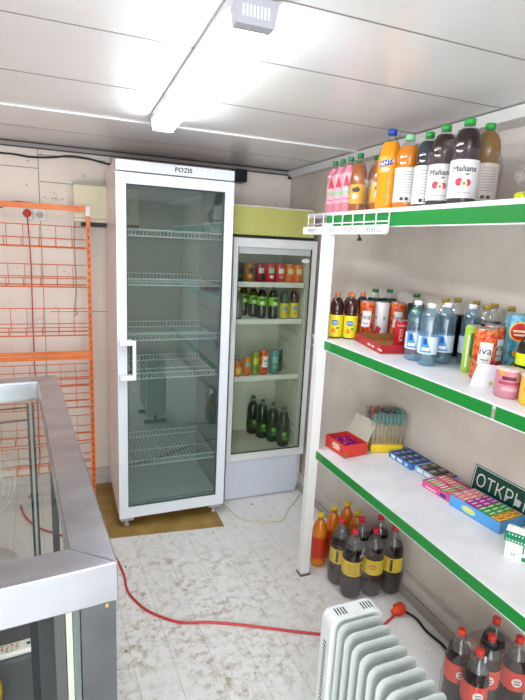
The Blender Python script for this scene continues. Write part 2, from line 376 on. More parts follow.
# ------------------------------------------------------------------ back wall fittings
t = thing('wall_cabinet', 'cream wall-mounted box with black slot left of tall refrigerator', 'box', (.045, YB-.13, 1.66))
b = MB(); b.box((0, 0, .035), (.36, .128, .222), 0, .004); b.box((-.003, -.004, .216), (.363, .128, .228), 2); b.build('housing', [mat('#dfd6b8', .45), BLACK, mat('#a9a496', .5)], t)
b = MB(); b.box((.04, -.001, -.008), (.36, .128, .014), 1); b.box((.0, .0, .016), (.36, .128, .034), 0); b.build('grille', [mat('#d8d2bb', .45), mat('#15130f', .5)], t)
def socket(x, label):
    t = thing('wall_socket', label, 'socket', (x, YB-.016, 1.703), 0, 'wall sockets')
    b = MB(); b.box((-.032, 0, -.032), (.032, .0155, .032), 0, .004); b.build('plate', mat('#eceae8', .4), t)
    b = MB()
    b.lathe([(.0, .0), (.019, .0), (.021, .003)], 16); b.v = [(x, -.0012 - z*.6, y) for x, y, z in b.v]
    n0 = len(b.v); b.lathe([(0, 0), (.003, 0), (.003, .001)], 8, 1, (-.008, 0, 0)); b.lathe([(0, 0), (.003, 0), (.003, .001)], 8, 1, (.008, 0, 0))
    b.v[n0:] = [(x, -.002 - z, y) for x, y, z in b.v[n0:]]
    b.build('outlet_face', [mat('#c9c6c4', .5), BLACK], t); return t
socket(-.205, 'white wall socket holding the red plug'); socket(-.135, 'empty white wall socket right of the red plug')
t = thing('extension_plug', 'red round plug and cord hanging down the back wall', 'plug', (-.199, YB-.022, 1.707))
b = MB(); b.lathe([(0, -.030), (.012, -.030), (.021, -.02), (.021, -.004), (0, -.004)], 14); b.v = [(x, z, y) for x, y, z in b.v]; b.build('plug_body', mat('#d8432a', .4), t)
b = MB(); pts = [(0, -.026, -.018), (.004, -.022, -.12)] + [(.004+.004*math.sin(z*6), -.012, -z) for z in (.3, .6, .9, 1.2, 1.5)] + [(-.02, -.05, -1.64), (-.06, -.12, -1.69)]
b.tube(pts, .0035); b.build('cord', mat('#b8403a', .4), t)
def cord(name, pts, r, m_, label, cat, n=6):
    # smooth Catmull-Rom path
    P = [Vector(p) for p in pts]; P = [P[0]*2-P[1]] + P + [P[-1]*2-P[-2]]; out = []
    for i in range(1, len(P)-2):
        for k in range(n):
            u = k/n; p0, p1, p2, p3 = P[i-1:i+3]
            out.append(.5*((2*p1)+(-p0+p2)*u+(2*p0-5*p1+4*p2-p3)*u*u+(-p0+3*p1-3*p2+p3)*u**3))
    out.append(P[-2]); b = MB(); b.tube(out, r, seg=8); return tag(b.build(name, m_), label, cat)
cord('black_cable', [(-1.2, 3.18, 2.01), (-.8, 3.195, 1.99), (-.32, 3.195, 2.018), (-.17, 3.19, 2.012), (-.06, 3.195, 2.022), (.03, 3.195, 2.038), (.13, 3.195, 2.035), (.26, 3.195, 2.015), (.5, 3.195, 2.0)], .0055, BLACK, 'black cable strung across the top of the back wall', 'cable')
cord('socket_lead', [(-.6, 3.19, 1.72), (-.42, 3.19, 1.715), (-.33, 3.185, 1.73), (-.27, 3.185, 1.765), (-.19, 3.185, 1.765), (-.125, 3.188, 1.758), (-.117, 3.19, 1.736)], .003, DARK, 'thin dark lead looping to the wall sockets behind the rack', 'cable')
cord('wall_cable', [(.05, 3.2, 1.67), (.045, 3.2, 1.5), (.05, 3.2, 1.3), (.04, 3.2, 1.17), (.05, 3.195, 1.13), (.03, 3.195, 1.12)], .004, mat('#b9ab9a', .6), 'beige cord hanging on back wall below the cream box', 'cord')
b = MB(); b.box((.985, 3.06, 1.975), (1.065, 3.17, 2.05), 0, .004); b.box((.99, 3.05, 1.985), (1.04, 3.06, 2.035), 0); b.box((1.02, 3.17, 1.99), (1.05, 3.205, 2.03))
tag(b.build('speaker_box', mat('#0f1320', .4)), 'small black box fixed high on back wall beside refrigerator top', 'box')
b = MB(); b.lathe([(0, .0), (.012, .0), (.014, .01), (.008, .02), (0, .02)], 10); 
o = tag(b.build('corner_sensor', BLACK), 'tiny black fitting in the top back corner', 'fitting'); o.location = (1.40, 3.165, 2.035)

# ------------------------------------------------------------------ orange wire rack
t = thing('wire_display_rack', 'tall orange wire display rack standing against back wall', 'rack', (0, 3.02, 0))
RX0, RX1 = -1.05, .118
b = MB(); b.box((RX0, -.005, 1.728), (RX1-.012, .012, 1.757)); b.build('top_bar', ORANGE, t)
for x in (RX1, RX0, -.47):
    b = MB(); b.box((x-.011, -.012, .0), (x+.011, .014, 1.73 if x != RX1 else 1.705))
    for k in range(40): b.box((x-.003, -.0128, .06+k*.04), (x+.003, -.0118, .078+k*.04), 1)
    b.build('post', [ORANGE, mat('#7a3a14', .6)], t)
b = MB(); b.box((RX1-.011, -.012, 1.706), (RX1+.011, .014, 1.757)); b.build('post_cap', PAPER, t)
for za, zb in ((.917, .940), (.889, .913)):
    b = MB(); b.box((RX0, -.016, za), (RX1+.004, -.011, zb)); b.build('cross_bar', ORANGE, t)
WIRE = mat('#df7440', .45)
for i, (zb, h) in enumerate(((1.531, .113), (1.322, .111), (1.055, .132), (.77, .09), (.635, .09), (.43, .11), (.25, .11))):
    b = MB(); xa, xb = RX0+.015, RX1-.015; bl = -.13
    for (y, z) in ((0, zb+h), (0, zb+.045), (0, zb), (bl, zb), (bl, zb+.045)): b.tube([(xa, y, z), (xb, y, z)], .0028 if z > zb else .0042, seg=5)
    x = xa
    while x <= xb+.001:
        b.tube([(x, 0, zb+h), (x, 0, zb), (x, bl, zb), (x, bl, zb+.045)], .0022, seg=4); x += .082
    b.build('wire_basket', WIRE, t)

# ------------------------------------------------------------------ glass counter
t = thing('glass_display_counter', 'steel-framed glass display counter in the left foreground', 'counter', (.073, .86, 0), .092)
CL, CW, CT, CB = 1.40, .62, 1.0, .917
bw = .078
def mitre(name, p):
    b = MB(); b.prism(p, CB, CT, f=lambda x, y, z: (x, z, y)); o = b.build(name, STEEL, t, recalc=True)
    md = o.modifiers.new('bevel', 'BEVEL'); md.width = .003; md.segments = 2; md.limit_method = 'ANGLE'; return o
mitre('top_rail', [(0, 0), (0, CL), (-bw, CL-bw), (-bw, bw)])
mitre('top_rail', [(0, 0), (-bw, bw), (-CW+bw, bw), (-CW, 0)])
mitre('top_rail', [(-CW, 0), (-CW+bw, bw), (-CW+bw, CL-bw), (-CW, CL)])
mitre('top_rail', [(0, CL), (-CW, CL), (-CW+bw, CL-bw), (-bw, CL-bw)])
b = MB(); b.box((-CW+bw, bw, .985), (-bw, CL-bw, .991)); b.build('top_glass', GLASS, t)
b = MB(); b.box((-.068, .004, .06), (-.004, .03, CB-.0005)); b.box((-.020, .03, .06), (-.004, .06, CB-.0005)); b.build('corner_post', DSTEEL, t)
for (x, y) in ((-.045, CL-.06), (-CW+.02, CL-.06), (-CW+.02, .004)):
    b = MB(); b.box((x, y, .06), (x+.028, y+.03, CB-.0005)); b.build('corner_post', DSTEEL, t)
b = MB(); b.box((-.126, CL-.11, .06), (-.117, CL-.10, CB-.001), 0); b.box((-.117, CL-.106, .06), (-.107, CL-.10, CB-.001), 1); b.box((-.107, CL-.11, .06), (-.098, CL-.10, CB-.001), 0); b.build('glass_channel', [DARK, mat('#c4cac8', .3)], t)
b = MB(); b.box((-.082, .012, .06), (-.070, .026, CB-.0005), 3); b.box((-.094, .012, .06), (-.083, .026, CB-.0005), 0); b.box((-.114, .012, .06), (-.096, .026, CB-.0005), 1); b.box((-.155, .14, .06), (-.140, .15, CB-.001), 2); b.build('sliding_frame', [mat('#b8bcae', .3), mat('#4c504e', .4), mat('#101419', .35), mat('#66726c', .3)], t)
for z in (.895, .84): 
    b = MB(); b.box((-CW+.04, CL-.105, z), (-.10, CL-.10, z+.006)); b.build('rear_rail', DARK, t)
b = MB(); b.box((-CW+.02, .06, .29), (-.022, .80, .30)); b.build('inner_shelf', mat('#6b7174', .3, metal=.4), t)
b = MB(); b.box((-CW+.02, .80, .29), (-.022, .82, .33)); b.build('shelf_rail', mat('#15191f', .35), t)
for a, c in (((-CW, 0, .0), (0, .04, .06)), ((-CW, CL-.03, .0), (0, CL, .03)), ((-CW, .04, 0), (-CW+.03, CL-.03, .03)), ((-.03, .04, 0), (0, CL-.03, .03))):
    b = MB(); b.box(a, c); b.build('base_rail', DSTEEL, t)
b = MB(); b.box((-.006, .06, .031), (-.001, CL-.06, CB-.001)); b.build('side_glass', GLASS, t)
b = MB(); b.box((-.024, -.0012, .909), (-.019, -.0002, .9168)); b.build('adhesive_drip', mat('#c9a64a', .5), t)
t = thing('remote_control', 'white remote control lying on the shelf inside the counter', 'remote control', (-.213, 1.50, .3005), .09)
b = MB(); b.box((-.085, -.024, 0), (.085, .024, .018), 0, .006); b.build('body', mat('#e6e4dc', .4), t)
b = MB()
for i in range(5):
    for j in range(3): b.box((-.03+i*.014, -.014+j*.011, .018), (-.022+i*.014, -.008+j*.011, .0195), (i+j) % 3)
b.box((.058, -.004, .018), (.068, .006, .0192), 3); b.build('keypad', [mat('#a8b88c', .5), mat('#d0cfc8', .5), mat('#c98a4a', .5), DARK], t)
b = MB(); b.lathe([(.028, 0), (.055, 0), (.055, .03), (.028, .03), (.028, 0)], 24); o = tag(b.build('tape_roll', mat('#d7b53a', .4)), 'yellow tape roll on the shelf inside the counter', 'tape'); o.location = (-.262, 1.34, .3005)
# fan behind the glass
t = thing('electric_fan', 'white fan with fine wire guard seen through the counter glass', 'fan', (-.415, 2.45, 0), .12)
b = MB(); b.lathe([(0, 0), (.14, 0), (.14, .015), (.03, .03), (.014, .04), (.014, .42), (0, .42)], 18); b.build('stand', WHITE, t)
b = MB(); FC = Vector((0, -.03, .45))
def fp(a, r, dpt): return (FC.x + r*math.cos(a), FC.y - dpt, FC.z + r*1.15*math.sin(a))
for r, dpt in ((.155, 0), (.15, .03), (.13, .045), (.105, .055), (.08, .06), (.055, .062), (.03, .064)): b.tube([fp(2*PI*k/24, r, dpt) for k in range(24)], .0018, seg=4, closed=True)
for k in range(48):
    a = 2*PI*k/48; b.tube([fp(a, .155, 0), fp(a, .13, .045), fp(a, .08, .06), fp(a, .02, .064)], .0012, seg=3)
b.build('guard', mat('#f0f2f0', .4), t)
b = MB()
for k in range(3):
    a = 2*PI*k/3; b.add([fp(a, .02, .01), fp(a+.2, .12, .02), fp(a+.9, .12, -.005), fp(a+.9, .03, -.01)], [(0, 1, 2, 3)])
b.lathe([(0, 0), (.03, 0), (.03, .03), (0, .03)], 12, 0, (FC.x, FC.y, FC.z-.015)); b.build('blades', mat('#dde2e2', .4), t)

# ------------------------------------------------------------------ floor cords
cord('extension_cable', [(-.30, 3.0, .006), (-.27, 2.88, .006), (-.20, 2.74, .006), (-.09, 2.63, .006), (.06, 2.50, .006), (.17, 2.37, .006), (.21, 2.2, .006), (.215, 2.07, .006), (.245, 1.98, .006), (.295, 1.895, .006), (.40, 1.80, .006), (.52, 1.76, .006), (.645, 1.705, .006), (.79, 1.63, .006), (.93, 1.56, .006), (1.08, 1.50, .006), (1.2, 1.5, .006), (1.33, 1.55, .006)], .0055, mat('#c43a3c', .4), 'red extension cord snaking across the pale floor', 'cord')
cord('power_cable', [(.862, 2.70, .004), (.885, 2.60, .004), (.912, 2.50, .004), (1.02, 2.425, .004), (1.12, 2.405, .004), (1.17, 2.43, .004), (1.22, 2.50, .004), (1.30, 2.58, .004), (1.38, 2.66, .004)], .004, mat('#cfc6ac', .5), 'cream cord curling on the floor in front of display refrigerator', 'cord')
cord('heater_cable', [(1.37, 1.565, .008), (1.40, 1.50, .006), (1.395, 1.42, .006), (1.41, 1.33, .006), (1.38, 1.25, .006), (1.27, 1.17, .006), (1.16, 1.12, .006), (1.0, 1.10, .006)], .0055, BLACK, 'black cable running along the right wall skirting to the heater', 'cable')
t = thing('red_plug', 'orange-red cable connector on the floor beside wrapped dark bottles', 'plug', (1.335, 1.55, .026), .2)
b = MB(); b.lathe([(0, -.03), (.012, -.03), (.014, -.012), (.024, 0), (.026, .028), (.022, .034), (0, .034)], 14); b.v = [(z, y, x) for x, y, z in b.v]; b.build('shell', mat('#e0451f', .35), t)
b = MB()
for k in range(3): b.tube([(.0+.012*k, .025*math.cos(a*.5), .025*math.sin(a*.5)) for a in range(0, 13)], .003, seg=4)
b.build('grip_ribs', mat('#c23415', .4), t)

# ------------------------------------------------------------------ shelving
t = thing('shelving_unit', 'white metal wall shelving with green edge strips along right wall', 'shelving')
PX, PY = 1.033, 1.92
b = MB(); b.box((PX, PY, 0.012), (PX+.045, PY+.038, 1.70)); b.box((PX-.004, PY-.004, 0), (PX+.049, PY+.042, .012), 1); b.build('upright_post', [mat('#ecebe9', .35), mat('#6d6f72', .5)], t)
def fx(y): return 1.067 + .0321*(1.919-y)
def shelf(z, ya, yb, th=.045, name='shelf', gap=None, ins=.006, ys=None):
    b = MB()
    b.prism([(fx(ya)+.004, ya), (fx(yb)+.004, yb), (wx(yb)-.002, yb), (wx(ya)-.002, ya)], z-.018, z, f=lambda x, y, z_: (x, z_, y))
    b.prism([(fx(ya), ya), (fx(yb), yb), (fx(yb)+.004, yb), (fx(ya)+.004, ya)], z-ins, z, f=lambda x, y, z_: (x, z_, y))
    b.prism([(fx(ya), ya), (fx(yb), yb), (fx(yb)+.012, yb), (fx(ya)+.012, ya)], z-th-.004, z-th, f=lambda x, y, z_: (x, z_, y))
    s_ = b.build(name, WHITEP, t, recalc=True)
    segs = [(ys or yb, ya)] if not gap else [(ys or yb, gap+.008), (gap-.008, ya)]
    for y1, y0 in segs:
        b = MB(); b.prism([(fx(y0)-.001, y0), (fx(y1)-.001, y1), (fx(y1)+.004, y1), (fx(y0)+.004, y0)], z-th, z-ins, f=lambda x, y, z_: (x, z_, y)); o = b.build('edge_strip', GREEN, s_, recalc=True); o['label'] = 'green edge strip'
    return s_
shelf(.67, -.2, 1.985, ys=1.93); shelf(1.197, -.2, 2.04, gap=.985, ys=1.93)
shelf(1.748, -.2, 2.16, th=.062, ins=.015, ys=1.98)
b = MB()
for z in (.645, 1.172, 1.725):
    for y in (.9, 1.885): b.box((fx(y)+.015, y, z-.012), (wx(y)-.003, y+.012, z+.003))
b.build('bracket', WHITEP, t)
ZT, ZM, ZL = 1.7485, 1.1975, .6705
# wire price-tag holder in front of the top shelf
t = thing('price_rail', 'white wire rail with lettered price strip on the top shelf edge', 'price rail', (1.050, 0, 0))
b = MB()
for z in (1.742, 1.70): b.tube([(0, 1.50, z), (0, 2.13, z)], .0025)
for y in (1.50, 1.58, 1.66, 1.74, 1.82, 1.90, 1.985, 2.07, 2.13): b.tube([(0, y, 1.742), (0, y, 1.66)], .0022)
for y in (1.58, 2.07): b.tube([(0, y, 1.742), (.012, y, 1.742)], .0022)
b.build('wire_frame', mat('#f4f4f4', .35), t)
b = MB(); b.box((-.008, 1.50, 1.655), (-.0035, 2.165, 1.688))
for y in (1.58, 1.74, 1.90, 2.06): b.text('merci', .036, lambda yy, z: (-.0086, -yy, z), 1, -y, 1.673, 1.3)
b.build('label_strip', [mat('#f3f3f3', .4), mat('#6e6e78', .5)], t)
b = MB(); b.tube([(0, 1.69, 1.655), (0, 1.68, 1.645), (0, 1.665, 1.632)], .003); b.tube([(0, 1.68, 1.645), (0, 1.695, 1.632)], .003); b.tube([(0, 1.68, 1.645), (0, 1.68, 1.63)], .003); b.build('hook', BLACK, t)
for o in t.children: o.location.x = 0

# ------------------------------------------------------------------ bottles
def bprof(h, r, style='std'):
    P = {
     'std':  [(0,0),(.8,0),(.98,.03),(1,.08),(1,.56),(.99,.62),(.93,.70),(.78,.78),(.55,.85),(.36,.90),(.33,.93),(.33,.95)],
     'hour': [(0,0),(.8,0),(.98,.03),(1,.10),(.93,.22),(.93,.34),(1,.46),(1,.60),(.97,.68),(.85,.77),(.6,.85),(.38,.90),(.34,.93),(.34,.95)],
     'waist':[(0,0),(.8,0),(.98,.03),(1,.08),(1,.54),(.95,.565),(.88,.60),(.95,.66),(.97,.72),(.88,.80),(.66,.87),(.42,.91),(.36,.93),(.36,.95)],
     'water':[(0,0),(.75,0),(.95,.03),(1,.07),(.96,.11),(1,.15),(1,.48),(.92,.52),(.98,.57),(.93,.62),(.98,.68),(.93,.76),(.74,.84),(.46,.90),(.36,.92),(.36,.95)],
     'tea':  [(0,0),(.85,0),(1,.03),(1,.50),(1,.53),(.90,.555),(.98,.60),(1,.68),(.92,.78),(.68,.86),(.44,.90),(.40,.95)],
    }[style]
    return [(a*r, z*h) for a, z in P]
def bottle(name, label, loc, rz, h, r, liq, capc, style='std', fill=.86, lab=None, lz=(.12, .5), mats=(), art=None, clear=None, seg=20, group=None, capr=.40, crush=0):
    t = thing(name, label, 'bottle', loc, rz, group)
    pr = bprof(h, r, style); out = []; ms = []
    for (r0, z0), (r1, z1) in zip(pr, pr[1:]):
        fz = fill*h
        if z0 < fz < z1:
            k = (fz-z0)/(z1-z0); out.append((r0, z0)); ms.append(0); out.append((r0+(r1-r0)*k, fz)); ms.append(1)
        else: out.append((r0, z0)); ms.append(0 if z1 <= fz else 1)
    out.append(pr[-1])
    b = MB(); b.lathe(out, seg, mats=ms)
    rf = next((r0+(r1-r0)*((fill*h)-z0)/(z1-z0) for (r0, z0), (r1, z1) in zip(pr, pr[1:]) if z0 <= fill*h < z1), None)
    if rf: b.lathe([(rf*.99, fill*h), (0, fill*h)], seg, 0)
    b.build('bottle_body', [liq, clear or CLEAR], t)
    cr = max(capr*r, .0)
    b = MB(); b.lathe([(0, h*.93), (cr, h*.93), (cr, h*.995), (cr*.9, h), (0, h)], 16, ridge=-.04); b.build('cap', capc, t)
    if lab is not None:
        z0, z1 = lz[0]*h, lz[1]*h
        rl = max(rr for rr, zz in pr if z0-.2*h <= zz <= z1+.2*h) + .0008
        b = MB(); b.lathe([(rl, z0), (rl, z1)], seg)
        if art: art(b, cyl(rl), z0, z1, rl)
        b.build('label', [lab, *mats], t)
    return t
cola = mat('#1a0a0a', .16); cola2 = mat('#140a10', .18)
def liquid(h, rough=.12): return mat(h, rough, coat=.5)
FACE = -.95   # typical turn of a label on the right-hand shelves towards the aisle: local -Y -> aisle
RZ = -.62

# --- top shelf bottles
def art_manana(b, f, z0, z1, r):
    H = z1-z0
    [b.text('Mañana', .0245, lambda x, z, q=q: cyl(r, .0008+q*.2)(x, z), 1, q, z0+H*.76+q*.5) for q in (-.0005, .0005)]
    b.ell(-.013, z0+H*.42, .011, .012, f, 2); b.ell(.014, z0+H*.40, .009, .010, f, 2); b.ell(.003, z0+H*.38, .010, .012, lambda x, z: cyl(r, .0012)(x, z), 3); b.ell(.003, z0+H*.38, .003, .004, lambda x, z: cyl(r, .0016)(x, z), 4)
    b.ell(.010, z0+H*.62, .006, .003, f, 5); b.patch(-.025, .025, z0+H*.12, z0+H*.15, f, 6, 3)
MAN_M = (mat('#15181c', .5), mat('#cf2450', .5), mat('#efe2bd', .5), mat('#8a5a2a', .5), mat('#4da13e', .5), mat('#b9bcc0', .5))
def art_lines(b, f, z0, z1, r):
    H = z1-z0
    for i in range(9): b.patch(-.02, .022, z1-H*(.12+i*.075), z1-H*(.145+i*.075), f, 1, 4)
    b.patch(-.018, -.006, z0+H*.05, z0+H*.14, f, 2, 2); b.patch(.0, .012, z0+H*.05, z0+H*.14, f, 2, 2)
LIN_M = (mat('#a9abad', .5), mat('#3a3c40', .5))
labw = mat('#eceeef', .45)
Gcap = mat('#27a03c', .35)
bottle('juice_bottle', 'dark apple juice bottle, left of the two facing white lettered labels', (1.178, 1.412, ZT), RZ-.15, .262, .042, liquid('#2a140c'), Gcap, 'waist', .88, labw, (.08, .52), MAN_M, art_manana)
bottle('juice_bottle', 'dark apple juice bottle, right of the two facing white lettered labels', (1.172, 1.300, ZT), RZ-.1, .258, .043, liquid('#250d14'), Gcap, 'waist', .88, labw, (.08, .52), MAN_M, art_manana)
bottle('juice_bottle', 'brown juice bottle half hidden behind the two lettered dark ones', (1.268, 1.435, ZT), RZ, .262, .041, liquid('#54301a'), Gcap, 'waist', .88, labw, (.08, .52), LIN_M, art_lines)
bottle('juice_bottle', 'golden juice bottle with printed back label, rightmost on top shelf', (1.262, 1.308, ZT), RZ+.2, .258, .041, liquid('#80602a'), Gcap, 'waist', .9, mat('#d9d5cc', .5), (.08, .52), LIN_M, art_lines)
bottle('juice_bottle', 'black juice bottle with white label and green cap, left of lettered juice', (1.19, 1.506, ZT), RZ, .258, .040, liquid('#33363e'), Gcap, 'waist', .88, labw, (.06, .56), LIN_M, art_lines)
bottle('juice_bottle', 'amber juice bottle with white label and pale green cap', (1.18, 1.602, ZT), RZ, .265, .043, liquid('#cf7b1e'), mat('#8fd09a', .4), 'waist', .84, mat('#dcd7d2', .5), (.10, .56), LIN_M, art_lines)
def art_fanta(b, f, z0, z1, r):
    H = z1-z0; b.poly([(-.032, z0+H*.32), (.024, z0+H*.5), (.028, z0+H*.86), (-.03, z0+H*.7)], f, 1); g = lambda x, z: cyl(r, .0014)(x, z + x*.28); b.text('FANTA', .021, g, 2, -.001, z0+H*.60, .95)
    b.ell(.0, z0+H*.2, .014, .006, f, 3)
fz = bottle('soda_bottle', 'bright orange soda bottle with blue cap and blue logo', (1.168, 1.70, ZT), RZ-.25, .30, .044, liquid('#f39a12'), mat('#1f4fb4', .35), 'hour', .84, mat('#f7a41e', .3), (.46, .66), (mat('#1d3f9c', .4), mat('#ffffff', .4), mat('#e8e6d0', .5)), art_fanta)
def art_tea_y(b, f, z0, z1, r):
    H = z1-z0; b.ell(.0, z0+H*.72, .018, .010, f, 2); b.ell(-.004, z0+H*.38, .014, .012, f, 3); b.ell(.006, z0+H*.80, .007, .007, lambda x, z: cyl(r, .0012)(x, z), 1)
amb = liquid('#a9601c')
ta = bottle('iced_tea_bottle', 'amber bottle with yellow label, rightmost of the three on top shelf', (1.20, 1.80, ZT), RZ-.1, .245, .034, amb, mat('#197a3d', .35), 'std', .82, mat('#eab92a', .4), (.16, .48), (mat('#2a2418', .5), mat('#22301c', .5), mat('#e9dcc8', .5)), art_tea_y, group='amber bottles on the top shelf')
dup(ta, (1.252, 1.915, ZT), RZ+.2, 'amber bottle mostly hidden behind two yellow-labelled ones'); dup(ta, (1.172, 1.92, ZT), RZ-.2, 'amber bottle with yellow label beside the pink watermelon drinks')
def art_wm(b, f, z0, z1, r):
    H = z1-z0; b.poly([(-.016, z0+H*.55), (.016, z0+H*.55), (.0, z0+H*.95)], f, 1); b.patch(-.022, .022, z0+H*.28, z0+H*.42, f, 2, 3); b.patch(-.018, .02, z0+H*.10, z0+H*.16, f, 3, 3)
pk = bottle('watermelon_drink', 'pink watermelon drink bottle nearest the far end of top shelf', (1.166, 2.124, ZT), RZ-.3, .240, .032, liquid('#e0889c', .2), mat('#2f8a55', .35), 'std', .86, mat('#f0b9c4', .45), (.2, .72), (mat('#cf1f3a', .5), mat('#8fce9c', .5), mat('#e07f94', .5)), art_wm, group='pink drinks on the top shelf')
dup(pk, (1.166, 1.988, ZT), RZ-.3, 'pink watermelon drink bottle beside the amber yellow-labelled ones'); dup(pk, (1.166, 2.056, ZT), RZ-.3, 'pink watermelon drink bottle, second from the far end of top shelf'); dup(pk, (1.245, 2.045, ZT), RZ, 'pink drink bottle in the back row at far end of top shelf'); dup(pk, (1.24, 2.12, ZT), RZ+.2, 'pink drink bottle tucked in the farthest corner of top shelf')
# clear film around the multipacks
def film(name, label, pts, z0, z1, top, mm=FILM, seed=1, mrg=.004):
    """shrink film draped round a cluster of bottle circles (x, y, r)"""
    rnd = random.Random(seed); cx = sum(p[0] for p in pts)/len(pts); cy = sum(p[1] for p in pts)/len(pts); n = 36; rings = []
    def sup(a): 
        best = 0
        for k in range(-14, 15):
            aa = a + k*.05
        return max((p[0]-cx)*math.cos(a)+(p[1]-cy)*math.sin(a)+p[2]+mrg for p in pts)
    hull = []
    for i in range(n):
        a = 2*PI*i/n; s0 = sup(a); d = .01; s1 = (sup(a+d)-sup(a-d))/(2*d)
        hull.append((s0*math.cos(a)-s1*math.sin(a), s0*math.sin(a)+s1*math.cos(a)))
    levels = [(z0+.003, 1, 0), (z0+(z1-z0)*.2, 1.0, .003), (z0+(z1-z0)*.45, 1.0, .003), (z0+(z1-z0)*.7, 1.0, .003), (z0+(z1-z0)*.86, .96, .005), (z1, .86, .006), (z1+(top-z1)*.5, .66, .009), (top, .50, .01)]
    b = MB(); vs = []
    for z, s_, j in levels:
        for (x, y) in hull: q = abs(rnd.gauss(0, j)); vs.append((cx+x*s_+q*x*8, cy+y*s_+q*y*8, z+rnd.gauss(0, j*.8)))
    fs = [(i*n+k, i*n+(k+1) % n, (i+1)*n+(k+1) % n, (i+1)*n+k) for i in range(len(levels)-1) for k in range(n)]
    b.add(vs, fs, 0, True); return tag(b.build(name, mm), label, 'plastic film')
TFILM = thin('#fdfafa', .10, .2, .03, '#f2eeee')
film('plastic_film', 'clear film round the pink drinks on the top shelf', [(1.166, 2.124, .032), (1.166, 1.988, .032), (1.245, 2.045, .032), (1.24, 2.12, .032)], ZT, ZT+.17, ZT+.205, TFILM, 2)
film('plastic_film', 'clear film round the amber yellow-labelled bottles', [(1.2, 1.80, .034), (1.255, 1.90, .034), (1.172, 1.92, .034)], ZT, ZT+.17, ZT+.21, TFILM, 3)
film('plastic_film', 'clear film round the white-labelled juice bottles on top shelf', [(1.178, 1.412, .043), (1.172, 1.300, .043), (1.262, 1.308, .043), (1.268, 1.435, .041)], ZT, ZT+.18, ZT+.22, TFILM, 4)
# bag at the right
def blob(name, label, cat, c, rad, mm, seed, flat=1, j=.12, n=14):
    rnd = random.Random(seed); b = MB(); vs = []; fs = []; k2 = n*2
    for i in range(n+1):
        th = PI*i/n
        for k in range(k2):
            a = 2*PI*k/k2; q = 1 + (rnd.gauss(0, j) if 0 < i < n else 0) + .1*math.sin(3*a+seed)
            z = max(-.98*rad[2], rad[2]*math.cos(th)*q)
            vs.append((rad[0]*math.sin(th)*math.cos(a)*q, rad[1]*math.sin(th)*math.sin(a)*q, z+rad[2]))
    for i in range(n):
        for k in range(k2): fs.append((i*k2+k, (i+1)*k2+k, (i+1)*k2+(k+1) % k2, i*k2+(k+1) % k2))
    b.add(vs, fs, 0, True); o = tag(b.build(name, mm), label, cat); o.location = c; return o
blob('plastic_bag', 'crumpled clear plastic bag at right end of top shelf', 'bag', (1.26, 1.045, ZT), (.10, .085, .062), thin('#efece8', .35, .12, .16, '#e6e2de'), 5)
b = MB(); b.box((-.03, -.016, 0), (.03, .016, .03), 0, .008); o = tag(b.build('snack_packet', mat('#d8e01c', .35)), 'bright lime packet inside the clear bag', 'packet'); o.location = (1.205, 1.09, ZT+.001); o.rotation_euler = (0, 0, 1.2)
b = MB(); b.box((-.02, -.013, 0), (.02, .013, .026), 0, .007); o = tag(b.build('dark_packet', BLACK), 'small black packet inside the clear bag', 'packet'); o.location = (1.222, 1.045, ZT+.001); o.rotation_euler = (0, 0, 1.0)

# --- middle shelf
def art_peach(b, f, z0, z1, r):
    H = z1-z0; b.ell(-.001, z0+H*.66, .018, .012, f, 1); b.ell(-.006, z0+H*.30, .011, .012, f, 2); b.ell(.012, z0+H*.42, .007, .005, f, 3); b.text('Lipton', .012, lambda x, z: cyl(r, .0014)(x, z), 4, 0, z0+H*.67)
PEACH = (mat('#3f78b8', .4), mat('#ef8a2c', .4), mat('#3f8a34', .4), mat('#ffffff', .4))
tea = bottle('peach_tea_bottle', 'dark iced tea bottle with yellow label, leftmost on middle shelf', (1.165, 1.985, ZM), RZ, .205, .031, liquid('#3a140c'), mat('#e07a28', .35), 'tea', .9, mat('#e9d728', .4), (.03, .52), PEACH, art_peach, group='peach iced tea bottles')
tea.location = (1.142, 1.965, ZM)
dup(tea, (1.198, 1.930, ZM), RZ, 'iced tea bottle with yellow label, second from left on middle shelf'); dup(tea, (1.228, 1.995, ZM), RZ, 'iced tea bottle half hidden behind the two front yellow-labelled ones'); dup(tea, (1.300, 2.005, ZM), RZ, 'iced tea bottle behind, between peach teas and white juice can')
def can(name, label, loc, rz, h, r, base, mats, art, group=None, seg=20, top='#c9ccce', cat='can'):
    t = thing(name, label, cat, loc, rz, group)
    b = MB(); b.lathe([(0, 0), (r*.82, 0), (r, h*.04), (r, h*.93), (r*.88, h*.985)], seg, 0)
    if art: art(b, cyl(r), h*.04, h*.93, r)
    b.build('can_body', [base, *mats], t)
    b = MB(); b.lathe([(r*.88, h*.985), (r*.86, h), (r*.8, h*.985), (0, h*.985)], seg, 0); b.box((-r*.3, -r*.5, h*.985), (r*.3, 0, h*.99)); b.build('can_lid', mat(top, .3, metal=.8), t); return t
fruit = noisy('printed_fruit', [(.38, '#a8241c'), (.5, '#d6482a'), (.6, '#e8923a'), (.7, '#b8301e')], 60, .35)
def art_iva(b, f, z0, z1, r):
    H = z1-z0; b.poly([(-.021, z0+H*.32), (.021, z0+H*.32), (.024, z0+H*.80), (-.018, z0+H*.80)], f, 1)
    b.text('iva', .036, lambda x, z: cyl(r, .0014)(x, z), 2, .001, z0+H*.62); b.patch(-.012, .012, z0+H*.42, z0+H*.445, lambda x, z: cyl(r, .0014)(x, z), 3, 2)
IVA = (mat('#f3f1ef', .4), mat('#252a66', .4), mat('#8a8c9a', .4))
iv = can('juice_can', 'large orange fruit-print can lettered in navy behind the pink tub', (1.262, 1.205, ZM), RZ-.1, .172, .036, fruit, IVA, art_iva, 'fruit-print juice cans')
